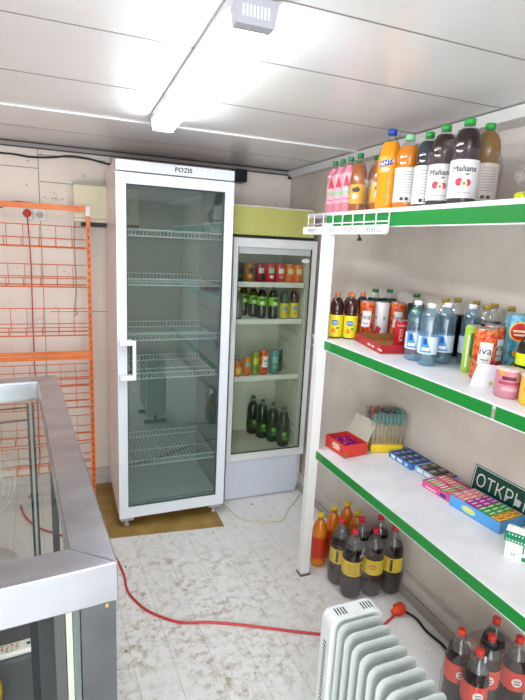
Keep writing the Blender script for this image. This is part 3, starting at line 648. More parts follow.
dup(iv, (1.285, 1.935, ZM), RZ-.05, 'fruit-print can left of the white-sided one, behind peach teas'); dup(iv, (1.428, 1.902, ZM), RZ+.1, 'fruit-print can behind the open red cardboard tray'); dup(iv, (1.349, 1.255, ZM), RZ+.3, 'fruit-print can standing behind the front orange one')
def art_whitecan(b, f, z0, z1, r):
    H = z1-z0; b.poly([(-.034, z0+H*.05), (-.012, z0+H*.02), (.002, z0+H*.3), (-.02, z0+H*.36)], f, 1); b.text('in', .03, f, 2, -.03, z0+H*.62); b.ell(.012, z0+H*.6, .006, .006, f, 3)
can('juice_can', 'white-sided juice can with red fruit print beside the orange-capped bottles', (1.357, 1.925, ZM), RZ+.1, .170, .035, mat('#e9eaee', .35), (mat('#c5212c', .4), mat('#4c2450', .4), mat('#7cae84', .5)), art_whitecan)
# dark green capped soda
def art_lime(b, f, z0, z1, r):
    H = z1-z0; b.ell(0, z0+H*.7, .017, .014, f, 1); b.ell(-.006, z0+H*.35, .010, .010, f, 2); b.ell(.010, z0+H*.3, .009, .009, f, 1)
DG = mat('#1c6a3c', .35)
lm = bottle('lime_soda_bottle', 'green-capped dark bottle with lime print behind the small red can', (1.438, 1.79, ZM), RZ, .222, .033, liquid('#1e2a1c'), DG, 'std', .78, mat('#16241a', .4), (.35, .8), (mat('#6cc43a', .4), mat('#3c8c2c', .4)), art_lime, group='dark bottles with green caps', capr=.46)
dup(lm, (1.435, 1.985, ZM), RZ, 'green-capped dark bottle behind the white-sided juice can'); dup(lm, (1.368, 2.005, ZM), RZ, 'green-capped dark bottle farthest back on the middle shelf')
def art_rc(b, f, z0, z1, r): b.text('COLA', .02, lambda x, z: cyl(r)(z - (z0+z1)/2, (z0+z1)/2 - x), 1, 0, (z0+z1)/2); b.patch(-.02, .018, z1-.014, z1-.011, f, 1, 3)
can('soda_can', 'small red soda can standing in the open red tray', (1.298, 1.69, ZM+.0035), RZ, .118, .027, mat('#c41f30', .3), (mat('#f0d8da', .4),), art_rc)
# open red tray
t = thing('cardboard_tray', 'open red cardboard tray on middle shelf beside water bottles', 'tray', (1.195, 1.875, ZM), -1.76)
kraft = mat('#a0703c', .7); redc = mat('#b3202c', .45)
LX, LY, HH = .275, .205, .036
b = MB(); b.box((0, 0, 0), (LX, LY, .003), 1)
for a, c, in (((0, 0, .003), (LX, .002, HH)), ((0, LY-.002, .003), (LX, LY, HH)), ((0, .002, .003), (.002, LY-.002, HH)), ((LX-.002, .002, .003), (LX, LY-.002, HH))): b.box(a, c, 0)
for a, c in (((.002, .002, .003), (LX-.002, .0026, HH)), ((.002, LY-.003, .003), (LX-.002, LY-.002, HH+.012)), ((.002, .003, .003), (.0026, LY-.003, HH)), ((LX-.0026, .003, .003), (LX-.002, LY-.003, HH))): b.box(a, c, 1)
for x, wv in ((.06, .03), (.10, .025), (.17, .04)): b.box((x-wv/2+.1, -.0006, .012), (x+wv/2+.1, -.0001, .020), 2)
b.build('tray_body', [redc, kraft, mat('#ecd8d2', .5)], t)
# water bottles
def art_water(b, f, z0, z1, r):
    H = z1-z0; b.poly([(-.030, z0+H*.1), (.010, z0+H*.1), (-.010, z0+H*.98), (-.030, z0+H*.98)], f, 1); b.patch(-.020, -.008, z0+H*.55, z0+H*.9, lambda x, z: cyl(r, .0014)(x, z), 2, 2); b.patch(-.024, .003, z0+H*.2, z0+H*.38, lambda x, z: cyl(r, .0014)(x, z), 3, 3)
WB = thin('#daeef8', .35, .05, .08, '#b4dcf2')
WM = (mat('#4f93cf', .4), mat('#1f4f9c', .4), mat('#e6eef6', .4))
wt = bottle('water_bottle', 'clear blue water bottle, leftmost of the front water bottles', (1.218, 1.50, ZM), RZ-.05, .225, .034, WB, mat('#f2f5f8', .35), 'water', .8, mat('#d3e2f0', .4), (.20, .48), WM, art_water, clear=WB, group='blue water bottles', capr=.42)
dup(wt, (1.212, 1.418, ZM), RZ+.05, 'clear blue water bottle nearest the shelf edge'); dup(wt, (1.30, 1.435, ZM), RZ+.1, 'clear blue water bottle, third along, behind the front pair'); dup(wt, (1.378, 1.395, ZM), RZ+.3, 'clear blue water bottle standing behind the lime-coloured can')
def inner(o, z):  # pinkish sleeve of print seen through the water
    pass
# gold capped dark bottles
gb = bottle('gold_cap_bottle', 'dark bottle with gold cap behind third water bottle', (1.36, 1.52, ZM), RZ, .232, .033, cola2, mat('#98832e', .35), 'std', .72, None, group='gold-capped dark bottles', capr=.42)
for (x, y, lb) in ((1.445, 1.545, 'gold-capped dark bottle, leftmost in the back row'), (1.452, 1.455, 'gold-capped dark bottle behind fourth water bottle'), (1.45, 1.365, 'gold-capped dark bottle behind lime can, in back row'), (1.445, 1.285, 'gold-capped dark bottle left of the tropical juice carton'), (1.375, 1.325, 'gold-capped dark bottle directly behind the lime-coloured can')):
    dup(gb, (x, y, ZM), RZ, lb)
def art_slim(b, f, z0, z1, r):
    H = z1-z0; b.patch(-.006, .020, z0+H*.35, z0+H*.9, f, 1, 3); b.ell(.010, z0+H*.22, .008, .012, f, 2); b.patch(-.016, -.010, z0+H*.1, z0+H*.85, f, 3, 1)
can('slim_can', 'slim lime-green can standing right of the water bottles', (1.295, 1.295, ZM), RZ-.1, .168, .026, mat('#a9d04e', .35), (mat('#3c8a34', .4), mat('#26301f', .5), mat('#e6f2d8', .4)), art_slim)
# tropical carton
trop = noisy('tropical_print', [(.36, '#2f7a3a'), (.44, '#4aa0c8'), (.56, '#86c4dc'), (.66, '#3f8f46')], 34, .35)
fruit2 = noisy('pineapple_print', [(.4, '#f0a020'), (.52, '#f6c23c'), (.62, '#e87818')], 70, .35)
t = thing('juice_carton', 'tall blue-green tropical juice carton with red round logo', 'carton', (1.385, 1.19, ZM), -.62)
b = MB(); b.box((-.037, -.036, 0), (.037, .036, .218), 0, .004); g = flat_y(-.0364)
b.ell(-.006, .165, .028, .028, lambda x, z: (x, -.0368, z), 1, 20); b.ell(-.006, .165, .032, .032, lambda x, z: (x, -.0365, z), 4, 20)
b.poly([(-.036, .005), (.036, .005), (.036, .05), (.01, .06), (-.036, .045)], g, 2); b.patch(-.026, .012, .163, .170, lambda x, z: (x, -.0372, z), 3, 1); b.patch(-.022, .010, .151, .157, lambda x, z: (x, -.0372, z), 3, 1); b.ell(-.012, .092, .008, .010, lambda x, z: (x, -.0368, z), 2)
b.build('carton_body', [trop, mat('#dd2a1e', .35), fruit2, mat('#f6f0d6', .4), mat('#f2cf3c', .4)], t)
b = MB(); b.lathe([(0, .2181), (.014, .2181), (.014, .235), (0, .235)], 14, 0, (.022, 0, 0)); b.build('carton_cap', mat('#edd822', .35), t)
bottle('dark_drink_bottle', 'dark bottle with neon yellow tag at the right picture edge', (1.31, 1.075, ZM), RZ, .20, .036, liquid('#1a1c1a'), mat('#ecd822', .35), 'std', .9, mat('#dff02a', .4), (.40, .58))
# card and tub
t = thing('price_card', 'white folded card with small green mark in front of orange can', 'card', (1.205, 1.135, ZM), -.72)
b = MB(); b.add([(-.040, -.014, 0), (.040, -.014, 0), (.030, .004, .070), (-.022, .004, .070), (-.040, .020, 0), (.040, .020, 0)], [(0, 1, 2, 3), (5, 4, 3, 2)]); b.ell(.02, .014, .006, .006, lambda x, z: (x, -.0145+z*.25, z), 1); b.build('card_sheet', [mat('#ecebf4', .5), mat('#a3cc2e', .5)], t)
def art_tub(b, f, z0, z1, r):
    H = z1-z0; b.patch(-.034, .03, z0+H*.48, z0+H*.60, f, 1, 6); b.patch(-.024, .014, z0+H*.66, z0+H*.80, f, 2, 5); b.patch(-.022, .02, z0+H*.25, z0+H*.38, f, 3, 5); b.patch(-.034, -.018, z0+H*.84, z1, f, 4, 3)
t = thing('dessert_tub', 'round pink dessert tub with foil lid near the strip joint', 'tub', (1.195, 1.035, ZM), -.7)
b = MB(); b.lathe([(0, 0), (.035, 0), (.0375, .004), (.0375, .080)], 24); art_tub(b, cyl(.0375), .004, .080, .0375); b.build('tub_body', [mat('#d08a9a', .4), mat('#b04a62', .4), mat('#6a2434', .5), mat('#e2b2bb', .5), mat('#e8a830', .4)], t)
b = MB(); b.lathe([(.0375, .0802), (.040, .0802), (.040, .083), (0, .084)], 24); b.build('tub_lid', mat('#e4d2cc', .3), t)
t = thing('dessert_tub', 'yellow-orange tub cut by the right picture edge, right of pink one', 'tub', (1.20, .95, ZM), -.7)
b = MB(); b.lathe([(0, 0), (.035, 0), (.0375, .004), (.0375, .080)], 24); art_tub(b, cyl(.0375), .004, .080, .0375); b.build('tub_body', [mat('#eec04a', .4), mat('#d8701e', .4), mat('#a02434', .5), mat('#f2e2bb', .5), mat('#e8a830', .4)], t)
b = MB(); b.lathe([(.0375, .0802), (.040, .0802), (.040, .083), (0, .084)], 24); b.build('tub_lid', mat('#e4dccc', .3), t)

# --- lower shelf
def open_box(t, lx, ly, h, outer, innerm, th=.002, name='box_body', art=None, mats=()):
    b = MB(); b.box((0, 0, 0), (lx, ly, th), 1)
    for a, c in (((0, 0, th), (lx, th, h)), ((0, ly-th, th), (lx, ly, h)), ((0, th, th), (th, ly-th, h)), ((lx-th, th, th), (lx, ly-th, h))): b.box(a, c, 0)
    if art: art(b)
    return b.build(name, [outer, innerm, *mats], t)
redb = mat('#d23a2a', .4); card = mat('#b9b2a2', .7)
def art_red(b):
    for i, (z, wv) in enumerate(((.040, .05), (.030, .06), (.020, .045))): b.box((.085-wv/2, -.0006, z), (.085+wv/2, -.0001, z+.007), 2)
    for z, wv in ((.044, .05), (.034, .06), (.022, .05)): b.box((-.0006+.0, .055-wv/2, z-.004), (-.0001, .055+wv/2, z+.004), 2)
    b.box((.155, -.0006, .012), (.168, -.0001, .03), 3)
t = thing('candy_box', 'open red candy box with raised grey flap on lower shelf', 'box', (1.15, 1.735, ZL), 0)
# local x runs along the shelf edge (towards the far end), local y towards the wall
t.location = (1.126, 1.945, ZL); t.rotation_euler = (0, 0, -PI/2+.10)
open_box(t, .155, .125, .060, redb, card, art=art_red, mats=(mat('#f4ddc8', .5), mat('#4f8a3c', .5)))
b = MB(); b.add([(.0, .125, .060), (.155, .125, .060), (.150, .168, .150), (.004, .168, .150), (.0, .1275, .060), (.155, .1275, .060), (.150, .1705, .150), (.004, .1705, .150)], [(0, 1, 2, 3), (7, 6, 5, 4), (0, 4, 5, 1), (1, 5, 6, 2), (2, 6, 7, 3), (3, 7, 4, 0)]); b.build('lid_flap', card, t)
cand = MB(); cand.lathe([(0, 0), (.008, .001), (.011, .006), (.008, .011), (0, .012)], 8)
for sgn in (-1, 1): cand.add([(sgn*.009, 0, .006), (sgn*.019, .006, .009), (sgn*.019, -.006, .004)], [(0, 1, 2)])
c0 = tag(cand.build('wrapped_candy', mat('#a81a72', .25)), 'shiny purple wrapped candy in the open red box', 'candy', 'purple candies in the red box')
k = 0
a0 = -PI/2+.10
for lay in range(2):
    for i in range(6):
        for j in range(5):
            lx, ly = .018 + i*.0238 + random.uniform(-.003, .003), .016 + j*.0232 + random.uniform(-.003, .003)
            X = 1.126 + lx*math.cos(a0) - ly*math.sin(a0); Y = 1.945 + lx*math.sin(a0) + ly*math.cos(a0)
            o = c0 if k == 0 else c0.copy()
            if k: COL.objects.link(o)
            o.location = (X, Y, ZL+.022+lay*.013); o.rotation_euler = (random.uniform(-.3, .3), random.uniform(-.3, .3), random.uniform(0, 3)); k += 1
# lollipop display
LOX, LOY = 1.388, 1.85
t = thing('lollipop_stand', 'yellow lollipop stand with clear wrap on lower shelf beside wall', 'stand', (LOX, LOY, ZL), -.30)
b = MB(); b.box((-.076, -.056, 0), (.076, .056, .042), 0, .004)
b.build('base_box', noisy('yellow_card', [(.4, '#e9c21c'), (.6, '#f2d22a')], 20, .4), t)
b = MB()
for (xa, ya), (xb, yb) in (((-.077, -.057), (.077, -.057)), ((.077, -.057), (.077, .057)), ((-.077, .057), (-.077, -.057)), ((.077, .057), (-.077, .057))):
    b.add([(xa, ya, .038), (xb, yb, .038), (xb*1.08, yb*1.08, .195), (xa*1.08, ya*1.08, .195)], [(0, 1, 2, 3)])
b.build('clear_wrap', thin('#f2f0ea', .35, .12, .10, '#d8d4c8'), t)
heads = [mat('#3f9a98', .4), mat('#8a4a30', .4), mat('#b8603c', .4), mat('#4a8f88', .4), mat('#a83a44', .4)]
protos = []
for hm in heads:
    l = thing('lollipop', 'wrapped stick lollipop standing in the yellow stand', 'lollipop', (0, 0, 0), 0, 'lollipops in the yellow stand')
    b = MB(); b.tube([(0, 0, 0), (0, 0, .092)], .0022, seg=5); b.build('stick', mat('#e8d9b8', .5), l)
    b = MB(); b.lathe([(0, .086), (.007, .092), (.0095, .106), (.008, .122), (.003, .130), (.008, .142), (0, .142)], 8); b.build('wrapper', hm, l); protos.append(l)
k = 0
for i in range(8):
    for j in range(5):
        lx, ly = -.065+i*.0186, -.046+j*.022; ca, sa = math.cos(-.30), math.sin(-.30)
        loc = (LOX+lx*ca-ly*sa, LOY+lx*sa+ly*ca, ZL+.0425+random.uniform(0, .012))
        pi = 0 if j < 2 else random.choice([0, 1, 2, 3, 4, 1, 2])
        if k < 5: protos[k].location = loc
        else: dup(protos[pi], loc, random.uniform(0, 3))
        k += 1
# small boxes along the wall
def art_blue(b):
    for x, wv, mi in ((.03, .03, 2), (.075, .035, 2), (.12, .02, 3)): b.box((x-wv/2, -.0006, .006), (x+wv/2, -.0001, .02), mi)
def display_box(name, label, loc, rz, lx, ly, h, col, top_cols, art, n, mats=()):
    t = thing(name, label, 'box', loc, rz); open_box(t, lx, ly, h, col, mat('#8c8c90', .6), art=art, mats=mats); return t
def wfm(lx, ly, loc, rz): return (loc[0]+lx*math.cos(rz)-ly*math.sin(rz), loc[1]+lx*math.sin(rz)+ly*math.cos(rz))
def packets(loc, rz, lx, ly, h, nx, ny, cols, label, group, name='candy_packet', tilt=0, hh=.012, randc=False):
    protos = {}; k = 0; px, py = (lx-.010)/nx, (ly-.010)/ny
    for i in range(nx):
        for j in range(ny):
            ci = random.randrange(len(cols)) if randc else (i*len(cols))//nx
            X, Y = wfm(.005+px*(i+.5), .005+py*(j+.5), loc, rz)
            if ci not in protos:
                b = MB(); b.box((-px*.42, -py*.45, 0), (px*.42, py*.45, hh), 0, .0015); b.box((-px*.2, -py*.3, hh), (px*.1, py*.3, hh+.0006), 1)
                o = tag(b.build(name, [cols[ci][0], cols[ci][1]]), label + cols[ci][2] , 'packet', group + cols[ci][2]); protos[ci] = o
            else: o = protos[ci].copy(); COL.objects.link(o)
            o.location = (X, Y, loc[2]+h-hh-.001); o.rotation_euler = (0, tilt, rz); k += 1
R1 = -PI/2+.03
L1 = (1.360, 1.760, ZL); display_box('gum_box', 'small blue and white display box beside the lollipops', L1, R1, .152, .115, .026, mat('#3c78c4', .4), None, art_blue, 0, (mat('#e8eef6', .4), mat('#b8c8dc', .4)))
packets(L1, R1, .152, .115, .026, 3, 3, [(mat('#3b4f78', .35), mat('#8fa0ba', .4), '')], 'dark blue flat packet in the small blue display box', 'dark blue packets')
L2 = (1.380, 1.602, ZL); display_box('gum_box', 'pale display box of dark packets, between the blue and pink boxes', L2, R1+.05, .155, .11, .026, mat('#a8c4e2', .4), None, art_blue, 0, (mat('#eef2f6', .4), mat('#cf8c9c', .4)))
packets(L2, R1+.05, .155, .11, .026, 3, 2, [(mat('#4c4a48', .35), mat('#a89878', .4), '')], 'dark packet with gold print in the pale display box', 'dark gold packets')
def art_pink(b): b.box((.02, -.0006, .006), (.075, -.0001, .012), 2); b.box((.095, -.0006, .006), (.125, -.0001, .02), 3)
L3 = (1.318, 1.475, ZL); display_box('gum_box', 'low pink box of chewing candy before the long blue tray', L3, R1+.06, .145, .135, .028, mat('#e0588e', .4), None, art_pink, 0, (mat('#f4d0e0', .4), mat('#3a3a8a', .4)))
packets(L3, R1+.06, .145, .135, .028, 8, 2, [(mat('#e8688c', .35), mat('#f0d8a0', .4), ' in pink'), (mat('#7cb86a', .35), mat('#e8f0c8', .4), ' in green'), (mat('#d8587c', .35), mat('#ffffff', .4), ' in rose')], 'narrow wrapped sweet in the low pink box', 'sweets in the pink box', randc=True)
def art_long(b):
    b.ell(.085, .020, .032, .013, lambda x, z: (x, -.0006, z), 2); b.ell(.085, .022, .020, .007, lambda x, z: (x, -.0009, z), 3); b.box((.0, -.0004, .0), (.215, -.0001, .002), 4)
L4 = (1.322, 1.322, ZL); display_box('candy_tray', 'long sky-blue tray packed with bright candy packets below green sign', L4, R1+.08, .215, .132, .042, mat('#5aa6e4', .4), None, art_long, 0, (mat('#bfe0a8', .4), mat('#e8e070', .4), mat('#4a8cd0', .4)))
packets(L4, R1+.08, .215, .132, .046, 11, 3, [(mat('#e88c98', .35), mat('#f4e0b0', .4), ' coloured pink'), (mat('#b0409c', .35), mat('#f0c8e0', .4), ' coloured purple'), (mat('#4fa860', .35), mat('#d8ecb0', .4), ' coloured green'), (mat('#ecc04a', .35), mat('#d85a3a', .4), ' coloured yellow')], 'candy packet in the long blue tray', 'candy packets in the blue tray', tilt=.0)
# green sign leaning on the wall
t = thing('open_sign', 'dark green sign with white Cyrillic lettering leaning on right wall', 'sign', (wx(1.2)-.026, 1.385, ZL), -PI/2+.035)
SG = mat('#0e4a3a', .3); LEN, SH = .36, .122
tl = lambda x, z, o=0: (x, z*.16 - o, z)
b = MB(); vs = [tl(0, 0), tl(LEN, 0), tl(LEN, SH), tl(0, SH), tl(0, 0, -.004), tl(LEN, 0, -.004), tl(LEN, SH, -.004), tl(0, SH, -.004)]
b.add(vs, [(0, 1, 2, 3), (7, 6, 5, 4), (0, 4, 5, 1), (1, 5, 6, 2), (2, 6, 7, 3), (3, 7, 4, 0)], 0)
ft = lambda x, z: tl(x, z, .0008)
for a in ((.006, .010, .006, SH-.006), (LEN-.010, LEN-.006, .006, SH-.006), (.006, LEN-.006, SH-.009, SH-.006), (.006, LEN-.006, .006, .009)): b.patch(*a, ft, 1, 1)
for x0, x1, z0, z1 in ((0, LEN, SH-.002, SH), (0, .002, 0, SH)): b.patch(x0, x1, z0, z1, ft, 1, 1)
b.text('ОТКРЫТО', .070, ft, 1, LEN/2, .062, .92)
b.build('sign_board', [SG, mat('#e4ece6', .4)], t)
# tea carton
t = thing('tea_box', 'white and green printed carton at right picture edge, lower shelf', 'box', (1.262, 1.010, ZL), -1.02)
gm = mat('#138a5c', .4)
b = MB(); b.box((0, 0, 0), (.13, .075, .075), 0); b.add([(-.006, -.008, .073), (.136, -.008, .073), (.136, .012, .083), (-.006, .012, .083)], [(0, 1, 2, 3)], 1); b.add([(-.006, .012, .083), (.136, .012, .083), (.136, .04, .092), (-.006, .04, .092), (.136, .083, .073), (-.006, .083, .073)], [(0, 1, 2, 3), (3, 2, 4, 5)], 0)
b.add([(-.006, -.0085, .060), (.136, -.0085, .060), (.136, -.0085, .073), (-.006, -.0085, .073)], [(0, 1, 2, 3)], 1)
for k in range(16): b.ell(.002+k*.0085, .0665, .0024, .0024, lambda x, z: (x, -.009, z), 0, 8)
for k in range(14): b.ell(.006+k*.0095, .002, .0022, .003, lambda x, z: (x, z+.0005, .0785+z*.5), 0, 8)
b.text('24', .014, flat_y(-.0006), 3, .024, .016); b.text('Пе', .044, flat_y(-.0006), 1, .075, .042)
b.patch(.05, .12, .004, .018, flat_y(-.0006), 1, 1)
b.patch(-.072, -.004, .004, .058, lambda y, z: (-.0006, -y, z), 1, 1)
for i in range(5):
    for j in range(4): b.ell(-.012-i*.013, .012+j*.012, .0026, .0026, lambda y, z: (-.001, -y, z), 0, 6)
b.build('carton_body', [mat('#eef0ec', .45), gm, gm, mat('#5c5c58', .5)], t)

# --- floor bottles
oj = bottle('juice_bottle', 'orange drink bottle with yellow cap, nearest the shelving post', (1.162, 1.99, 0), -.5, .285, .040, liquid('#dc7a16'), mat('#ecc81c', .35), 'std', .9, mat('#c8381a', .35), (.18, .58), group='orange drink bottles under the shelves', capr=.42)
def relabel(): pass
dup(oj, (1.262, 2.03, 0), -.3, 'orange drink bottle, second from the shelving post'); dup(oj, (1.352, 2.05, 0), .2, 'orange drink bottle, third from the post, near wall'); dup(oj, (1.355, 1.955, 0), .2, 'orange drink bottle wedged right behind the wrapped dark bottles')
def art_kv(b, f, z0, z1, r):
    H = z1-z0; b.ell(0, z0+H*.55, .016, .013, f, 1); b.ell(0, z0+H*.55, .011, .006, lambda x, z: cyl(r, .0014)(x, z), 0)
def art_kv2(b, f, z0, z1, r):
    H = z1-z0
    for i in range(5): b.patch(-.024, .024, z1-H*(.16+i*.15), z1-H*(.21+i*.15), f, 2, 5)
    b.patch(.040, .052, z0+H*.1, z1-H*.1, f, 3, 2)
KV = (mat('#d8541c', .4), mat('#c79a14', .4), mat('#26241c', .5))
yl = mat('#ecd01e', .4); rc = mat('#d8243a', .35); rcd = mat('#8c1a2c', .35)
kv = bottle('dark_soda_bottle', 'two-litre dark soda bottle in front left of the floor pack', (1.205, 1.742, 0), RZ+.05, .335, .0485, cola, rc, 'std', .74, yl, (.36, .58), KV, art_kv2, group='wrapped dark bottles under the lower shelf', capr=.30)
kvb = bottle('dark_soda_bottle', 'two-litre dark soda bottle with orange logo, front middle of floor pack', (1.305, 1.722, 0), RZ+.0, .335, .0485, cola, rc, 'std', .74, yl, (.36, .58), KV, art_kv, group='wrapped dark bottles under the lower shelf', capr=.30)
dup(kv, (1.404, 1.71, 0), RZ-1.0, 'two-litre dark soda bottle nearest the wall, front row of floor pack')
dup(kv, (1.195, 1.842, 0), RZ-1.1, 'two-litre dark soda bottle at left rear of the floor pack'); 
k3 = dup(kv, (1.296, 1.824, 0), RZ, 'two-litre dark soda bottle, rear middle of the floor pack'); dup(kv, (1.397, 1.815, 0), RZ, 'two-litre dark soda bottle, rear row beside the wall')
film('shrink_wrap', 'clear shrink wrap around the six dark soda bottles', [(1.205, 1.742, .0485), (1.305, 1.722, .0485), (1.404, 1.71, .0485), (1.195, 1.842, .0485), (1.397, 1.815, .0485)], 0, .22, .285, FILM, 8, .003)
def art_red2(b, f, z0, z1, r):
    H = z1-z0; b.ell(0, z0+H*.5, .017, .017, f, 1); b.patch(-.010, .010, z0+H*.55, z0+H*.6, lambda x, z: cyl(r, .0014)(x, z), 2, 2); b.patch(-.008, .010, z0+H*.40, z0+H*.46, lambda x, z: cyl(r, .0014)(x, z), 2, 2)
ck = bottle('cola_bottle', 'red-capped cola bottle nearest the heater, in the front pack', (1.238, 1.10, 0), RZ+.2, .330, .042, cola, mat('#d0392c', .35), 'hour', .78, mat('#d8402e', .35), (.44, .66), (mat('#f0e6e0', .4), mat('#2a1a1a', .5)), art_red2, group='wrapped cola bottles at lower right', capr=.34)
dup(ck, (1.232, 1.012, 0), RZ+.1, 'red-capped cola bottle closest to camera at lower right'); c3 = dup(ck, (1.322, 1.048, 0), RZ, 'red-capped cola bottle with black ring round its neck'); dup(ck, (1.402, 1.105, 0), RZ, 'red-capped cola bottle at the rear beside right wall'); dup(ck, (1.408, 1.01, 0), RZ, 'red-capped cola bottle at extreme lower right by wall')
b = MB(); b.tube([(1.322+.028*math.cos(a*PI/8), 1.048+.028*math.sin(a*PI/8), .296+.004*math.sin(a)) for a in range(16)], .005, closed=True); tag(b.build('carry_ring', BLACK), 'black ring around a cola bottle neck, lower right', 'ring')
film('shrink_wrap', 'clear shrink wrap around the red-capped cola bottles, lower right', [(1.238, 1.10, .042), (1.232, 1.012, .042), (1.322, 1.048, .042), (1.402, 1.105, .042), (1.408, 1.01, .042)], 0, .25, .30, FILM, 9, .002)

# --- refrigerator contents
FX = .882; FY = 2.715
def fpos(x, y, z): return (FX+x, FY+y, z)
def art_mini(b, f, z0, z1, r): H = z1-z0; b.patch(-.018, .018, z0+H*.5, z0+H*.8, f, 1, 3); b.ell(0, z0+H*.3, .014, .010, f, 2)
def mcan(x, col, c1, c2, label, z=SF[1], h=.115, r=.030, y=.105): return can('drink_can', label, fpos(x, y, z), 0, h, r, mat(col, .3), (mat(c1, .4), mat(c2, .4)), art_mini)
mcan(.068, '#2c3834', '#1d2624', '#4a5a50', 'dark can at far left of refrigerator top shelf')
mcan(.134, '#a06a30', '#4a2c14', '#c89a4a', 'gold-brown can on the refrigerator top shelf')
mcan(.205, '#7c2230', '#c8b0b0', '#4a1420', 'dark red can on refrigerator top shelf, right of the gold-brown can')
mcan(.272, '#c42a34', '#90c0a0', '#e8d8d8', 'red can with green print, left of two on refrigerator top shelf')
mcan(.336, '#c83a3c', '#d8dcd0', '#e88080', 'red can with pale band, just left of the orange cans')
mcan(.400, '#e0752c', '#c8d8a0', '#d84a1c', 'orange can, left of the two on refrigerator top shelf')
mcan(.463, '#e67c2c', '#f0d890', '#c8541c', 'orange can at the right end of refrigerator top shelf').location.x -= .006
bottle('green_glass_bottle', 'clear green bottle with white cap at left of second refrigerator shelf', fpos(.075, .11, SF[2]), 0, .185, .028, mat('#3d6350', .12, coat=.5), WHITE, 'std', .8, seg=14)
gz = bottle('dark_drink_bottle', 'dark bottle with lime label, frontmost on second refrigerator shelf', fpos(.300, .10, SF[2]), .1, .205, .030, liquid('#15140f'), BLACK, 'std', .86, mat('#78b82e', .35), (.40, .66), (mat('#2c5c1a', .4), mat('#d8ecb0', .4)), art_mini, seg=14, group='lime-labelled dark bottles in the refrigerator')
dup(gz, fpos(.235, .13, SF[2]), -.2, 'dark bottle with lime label, second from right on refrigerator shelf'); dup(gz, fpos(.205, .20, SF[2]), 0, 'dark lime-labelled bottle, third back in the refrigerator row'); dup(gz, fpos(.165, .27, SF[2]), 0, 'dark lime-labelled bottle at rear left of the refrigerator row')
bottle('peach_tea_bottle', 'yellow-labelled tea bottle with green cap inside refrigerator', fpos(.378, .105, SF[2]), 0, .19, .030, liquid('#2f4a34'), mat('#1f7040', .4), 'tea', .9, mat('#c8c832', .4), (.03, .52), PEACH, art_peach, seg=14)
bottle('peach_tea_bottle', 'yellow-labelled tea bottle with orange cap inside refrigerator', fpos(.446, .105, SF[2]), 0, .195, .030, liquid('#3a140c'), mat('#c8602c', .4), 'tea', .9, mat('#d8cc30', .4), (.03, .52), PEACH, art_peach, seg=14)
b3 = SF[3]
bottle('pouch_drink', 'orange drink with silver top, left on third refrigerator shelf', fpos(.082, .10, b3), 0, .125, .030, liquid('#c86a22'), mat('#a8b0b0', .3, metal=.6), 'std', .8, mat('#d87a26', .4), (.1, .5), (mat('#e8c040', .4), mat('#e8c040', .4)), art_mini, seg=12)
mcan(.148, '#c87a34', '#8aa090', '#d8501c', 'orange can on third refrigerator shelf', b3, .12, .027)
mcan(.202, '#7fa034', '#d8d84a', '#4a7a24', 'green-yellow can on third refrigerator shelf', b3, .15, .022)
can('drink_can', 'orange fruit can with white label on third refrigerator shelf', fpos(.258, .105, b3), 0, .160, .029, fruit, IVA, art_iva)
mcan(.328, '#4f8f94', '#8fc0b0', '#7fb04a', 'teal can on third refrigerator shelf', b3, .155, .029)
mcan(.385, '#33504c', '#26403c', '#3a6058', 'dark green can at the right of third refrigerator shelf', b3, .15, .025, .16)
mcan(.064, '#35504a', '#405c54', '#2a4038', 'dark can behind the silver-topped drink', b3, .15, .024, .20)
gd = bottle('green_soda_bottle', 'dark green soda bottle, frontmost at bottom of refrigerator', fpos(.425, .11, .2945), -.2, .27, .040, liquid('#17301f'), mat('#1d6b3c', .35), 'std', .86, mat('#1c3a22', .35), (.14, .42), (mat('#7cc04a', .4), mat('#3c7a34', .4)), art_lime, seg=16, group='green soda bottles in the refrigerator')
dup(gd, fpos(.385, .20, .2945), -.1, 'dark green soda bottle, second from front at refrigerator bottom'); dup(gd, fpos(.34, .285, .2945), 0, 'dark green soda bottle, third from front at refrigerator bottom'); dup(gd, fpos(.305, .375, .2945), .1, 'dark green soda bottle at the back of refrigerator bottom')

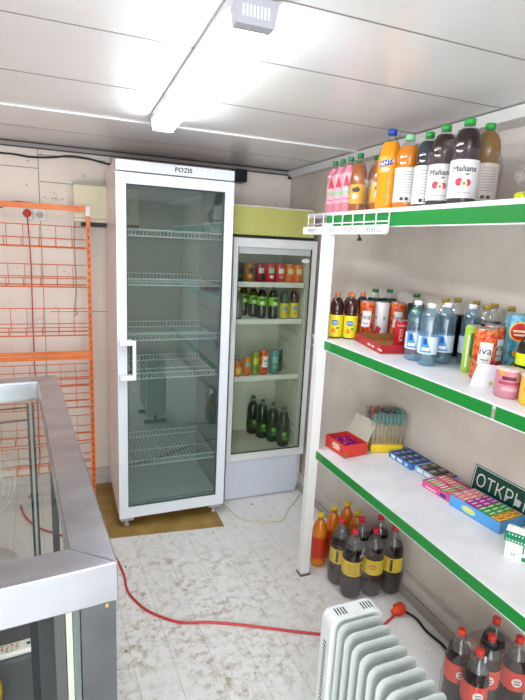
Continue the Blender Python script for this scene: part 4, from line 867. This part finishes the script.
# ------------------------------------------------------------------ oil heater
t = thing('oil_heater', 'white ribbed oil-filled radiator heater in the lower foreground', 'heater', (.737, 1.0, 0), 0)
HM = mat('#c6cecb', .3); HC = mat('#dfe3e2', .35)
def rrect(w, h, z0, r, n=4):
    pts = []
    for cx, cz, a0 in ((w/2-r, z0+r, -PI/2), (w/2-r, h-r, 0), (-w/2+r, h-r, PI/2), (-w/2+r, z0+r, PI)):
        for k in range(n+1): a = a0 + PI/2*k/n; pts.append((cx+r*math.cos(a), cz+r*math.sin(a)))
    return pts
b = MB(); b.prism(rrect(.168, .600, .10, .028), -.0, .058, f=lambda x, y, z: (x-.008, y, z))
o = b.build('end_cover', [HC, mat('#4c5050', .5)], t, recalc=True); md = o.modifiers.new('bevel', 'BEVEL'); md.width = .006; md.segments = 3; md.limit_method = 'ANGLE'; md.angle_limit = .9
VS = mat('#17191a', .6)
for s_ in (-1, 1):
    b = MB()
    for k in range(4): b.box((-.008+s_*.042-.014+k*.009, .016, .5995), (-.008+s_*.042-.0105+k*.009, .042, .6008))
    b.build('top_vent', VS, t)
b = MB()
for k in range(22): b.box((-.0929, .020, .26+k*.012), (-.0915, .034, .2645+k*.012))
b.build('side_vent', mat('#4c5250', .5), t)
for k in range(10):
    yc = -.020 - k*.0365
    b = MB(); outer = [(x-.012, z) for x, z in rrect(.146, .603, .10, .028)]; inn = [(x-.012, z) for x, z in rrect(.122, .585, .14, .020)]
    n = len(outer)
    vs = [(x, -.0016, z) for x, z in outer] + [(x, .0016, z) for x, z in outer] + [(x, -.0045, z) for x, z in inn] + [(x, .0045, z) for x, z in inn]
    fs = [(i, (i+1) % n, (i+1) % n+n, i+n) for i in range(n)]
    fs += [((i+1) % n, i, i+2*n, (i+1) % n+2*n) for i in range(n)] + [(i+n, (i+1) % n+n, (i+1) % n+3*n, i+3*n) for i in range(n)]
    fs += [tuple(range(2*n, 3*n))[::-1], tuple(range(3*n, 4*n))]
    b.add([(x, y+yc, z) for x, y, z in vs], fs)
    b.lathe([(0, -.0182), (.02, -.0182), (.02, .0182), (0, .0182)], 12, 0)
    m0 = len(b.v)-48; b.v[m0:] = [(x-.012, z+yc, y+.55) for x, y, z in b.v[m0:]]
    o = b.build('fin', HM, t, recalc=True)
b = MB(); b.box((-.10, -.04, 0.0), (.10, -.02, .03)); b.box((-.015, -.04, .03), (.015, -.02, .12)); b.box((-.10, -.33, 0.0), (.10, -.31, .03)); b.box((-.015, -.33, .03), (.015, -.31, .12)); b.build('foot_bracket', DARK, t)
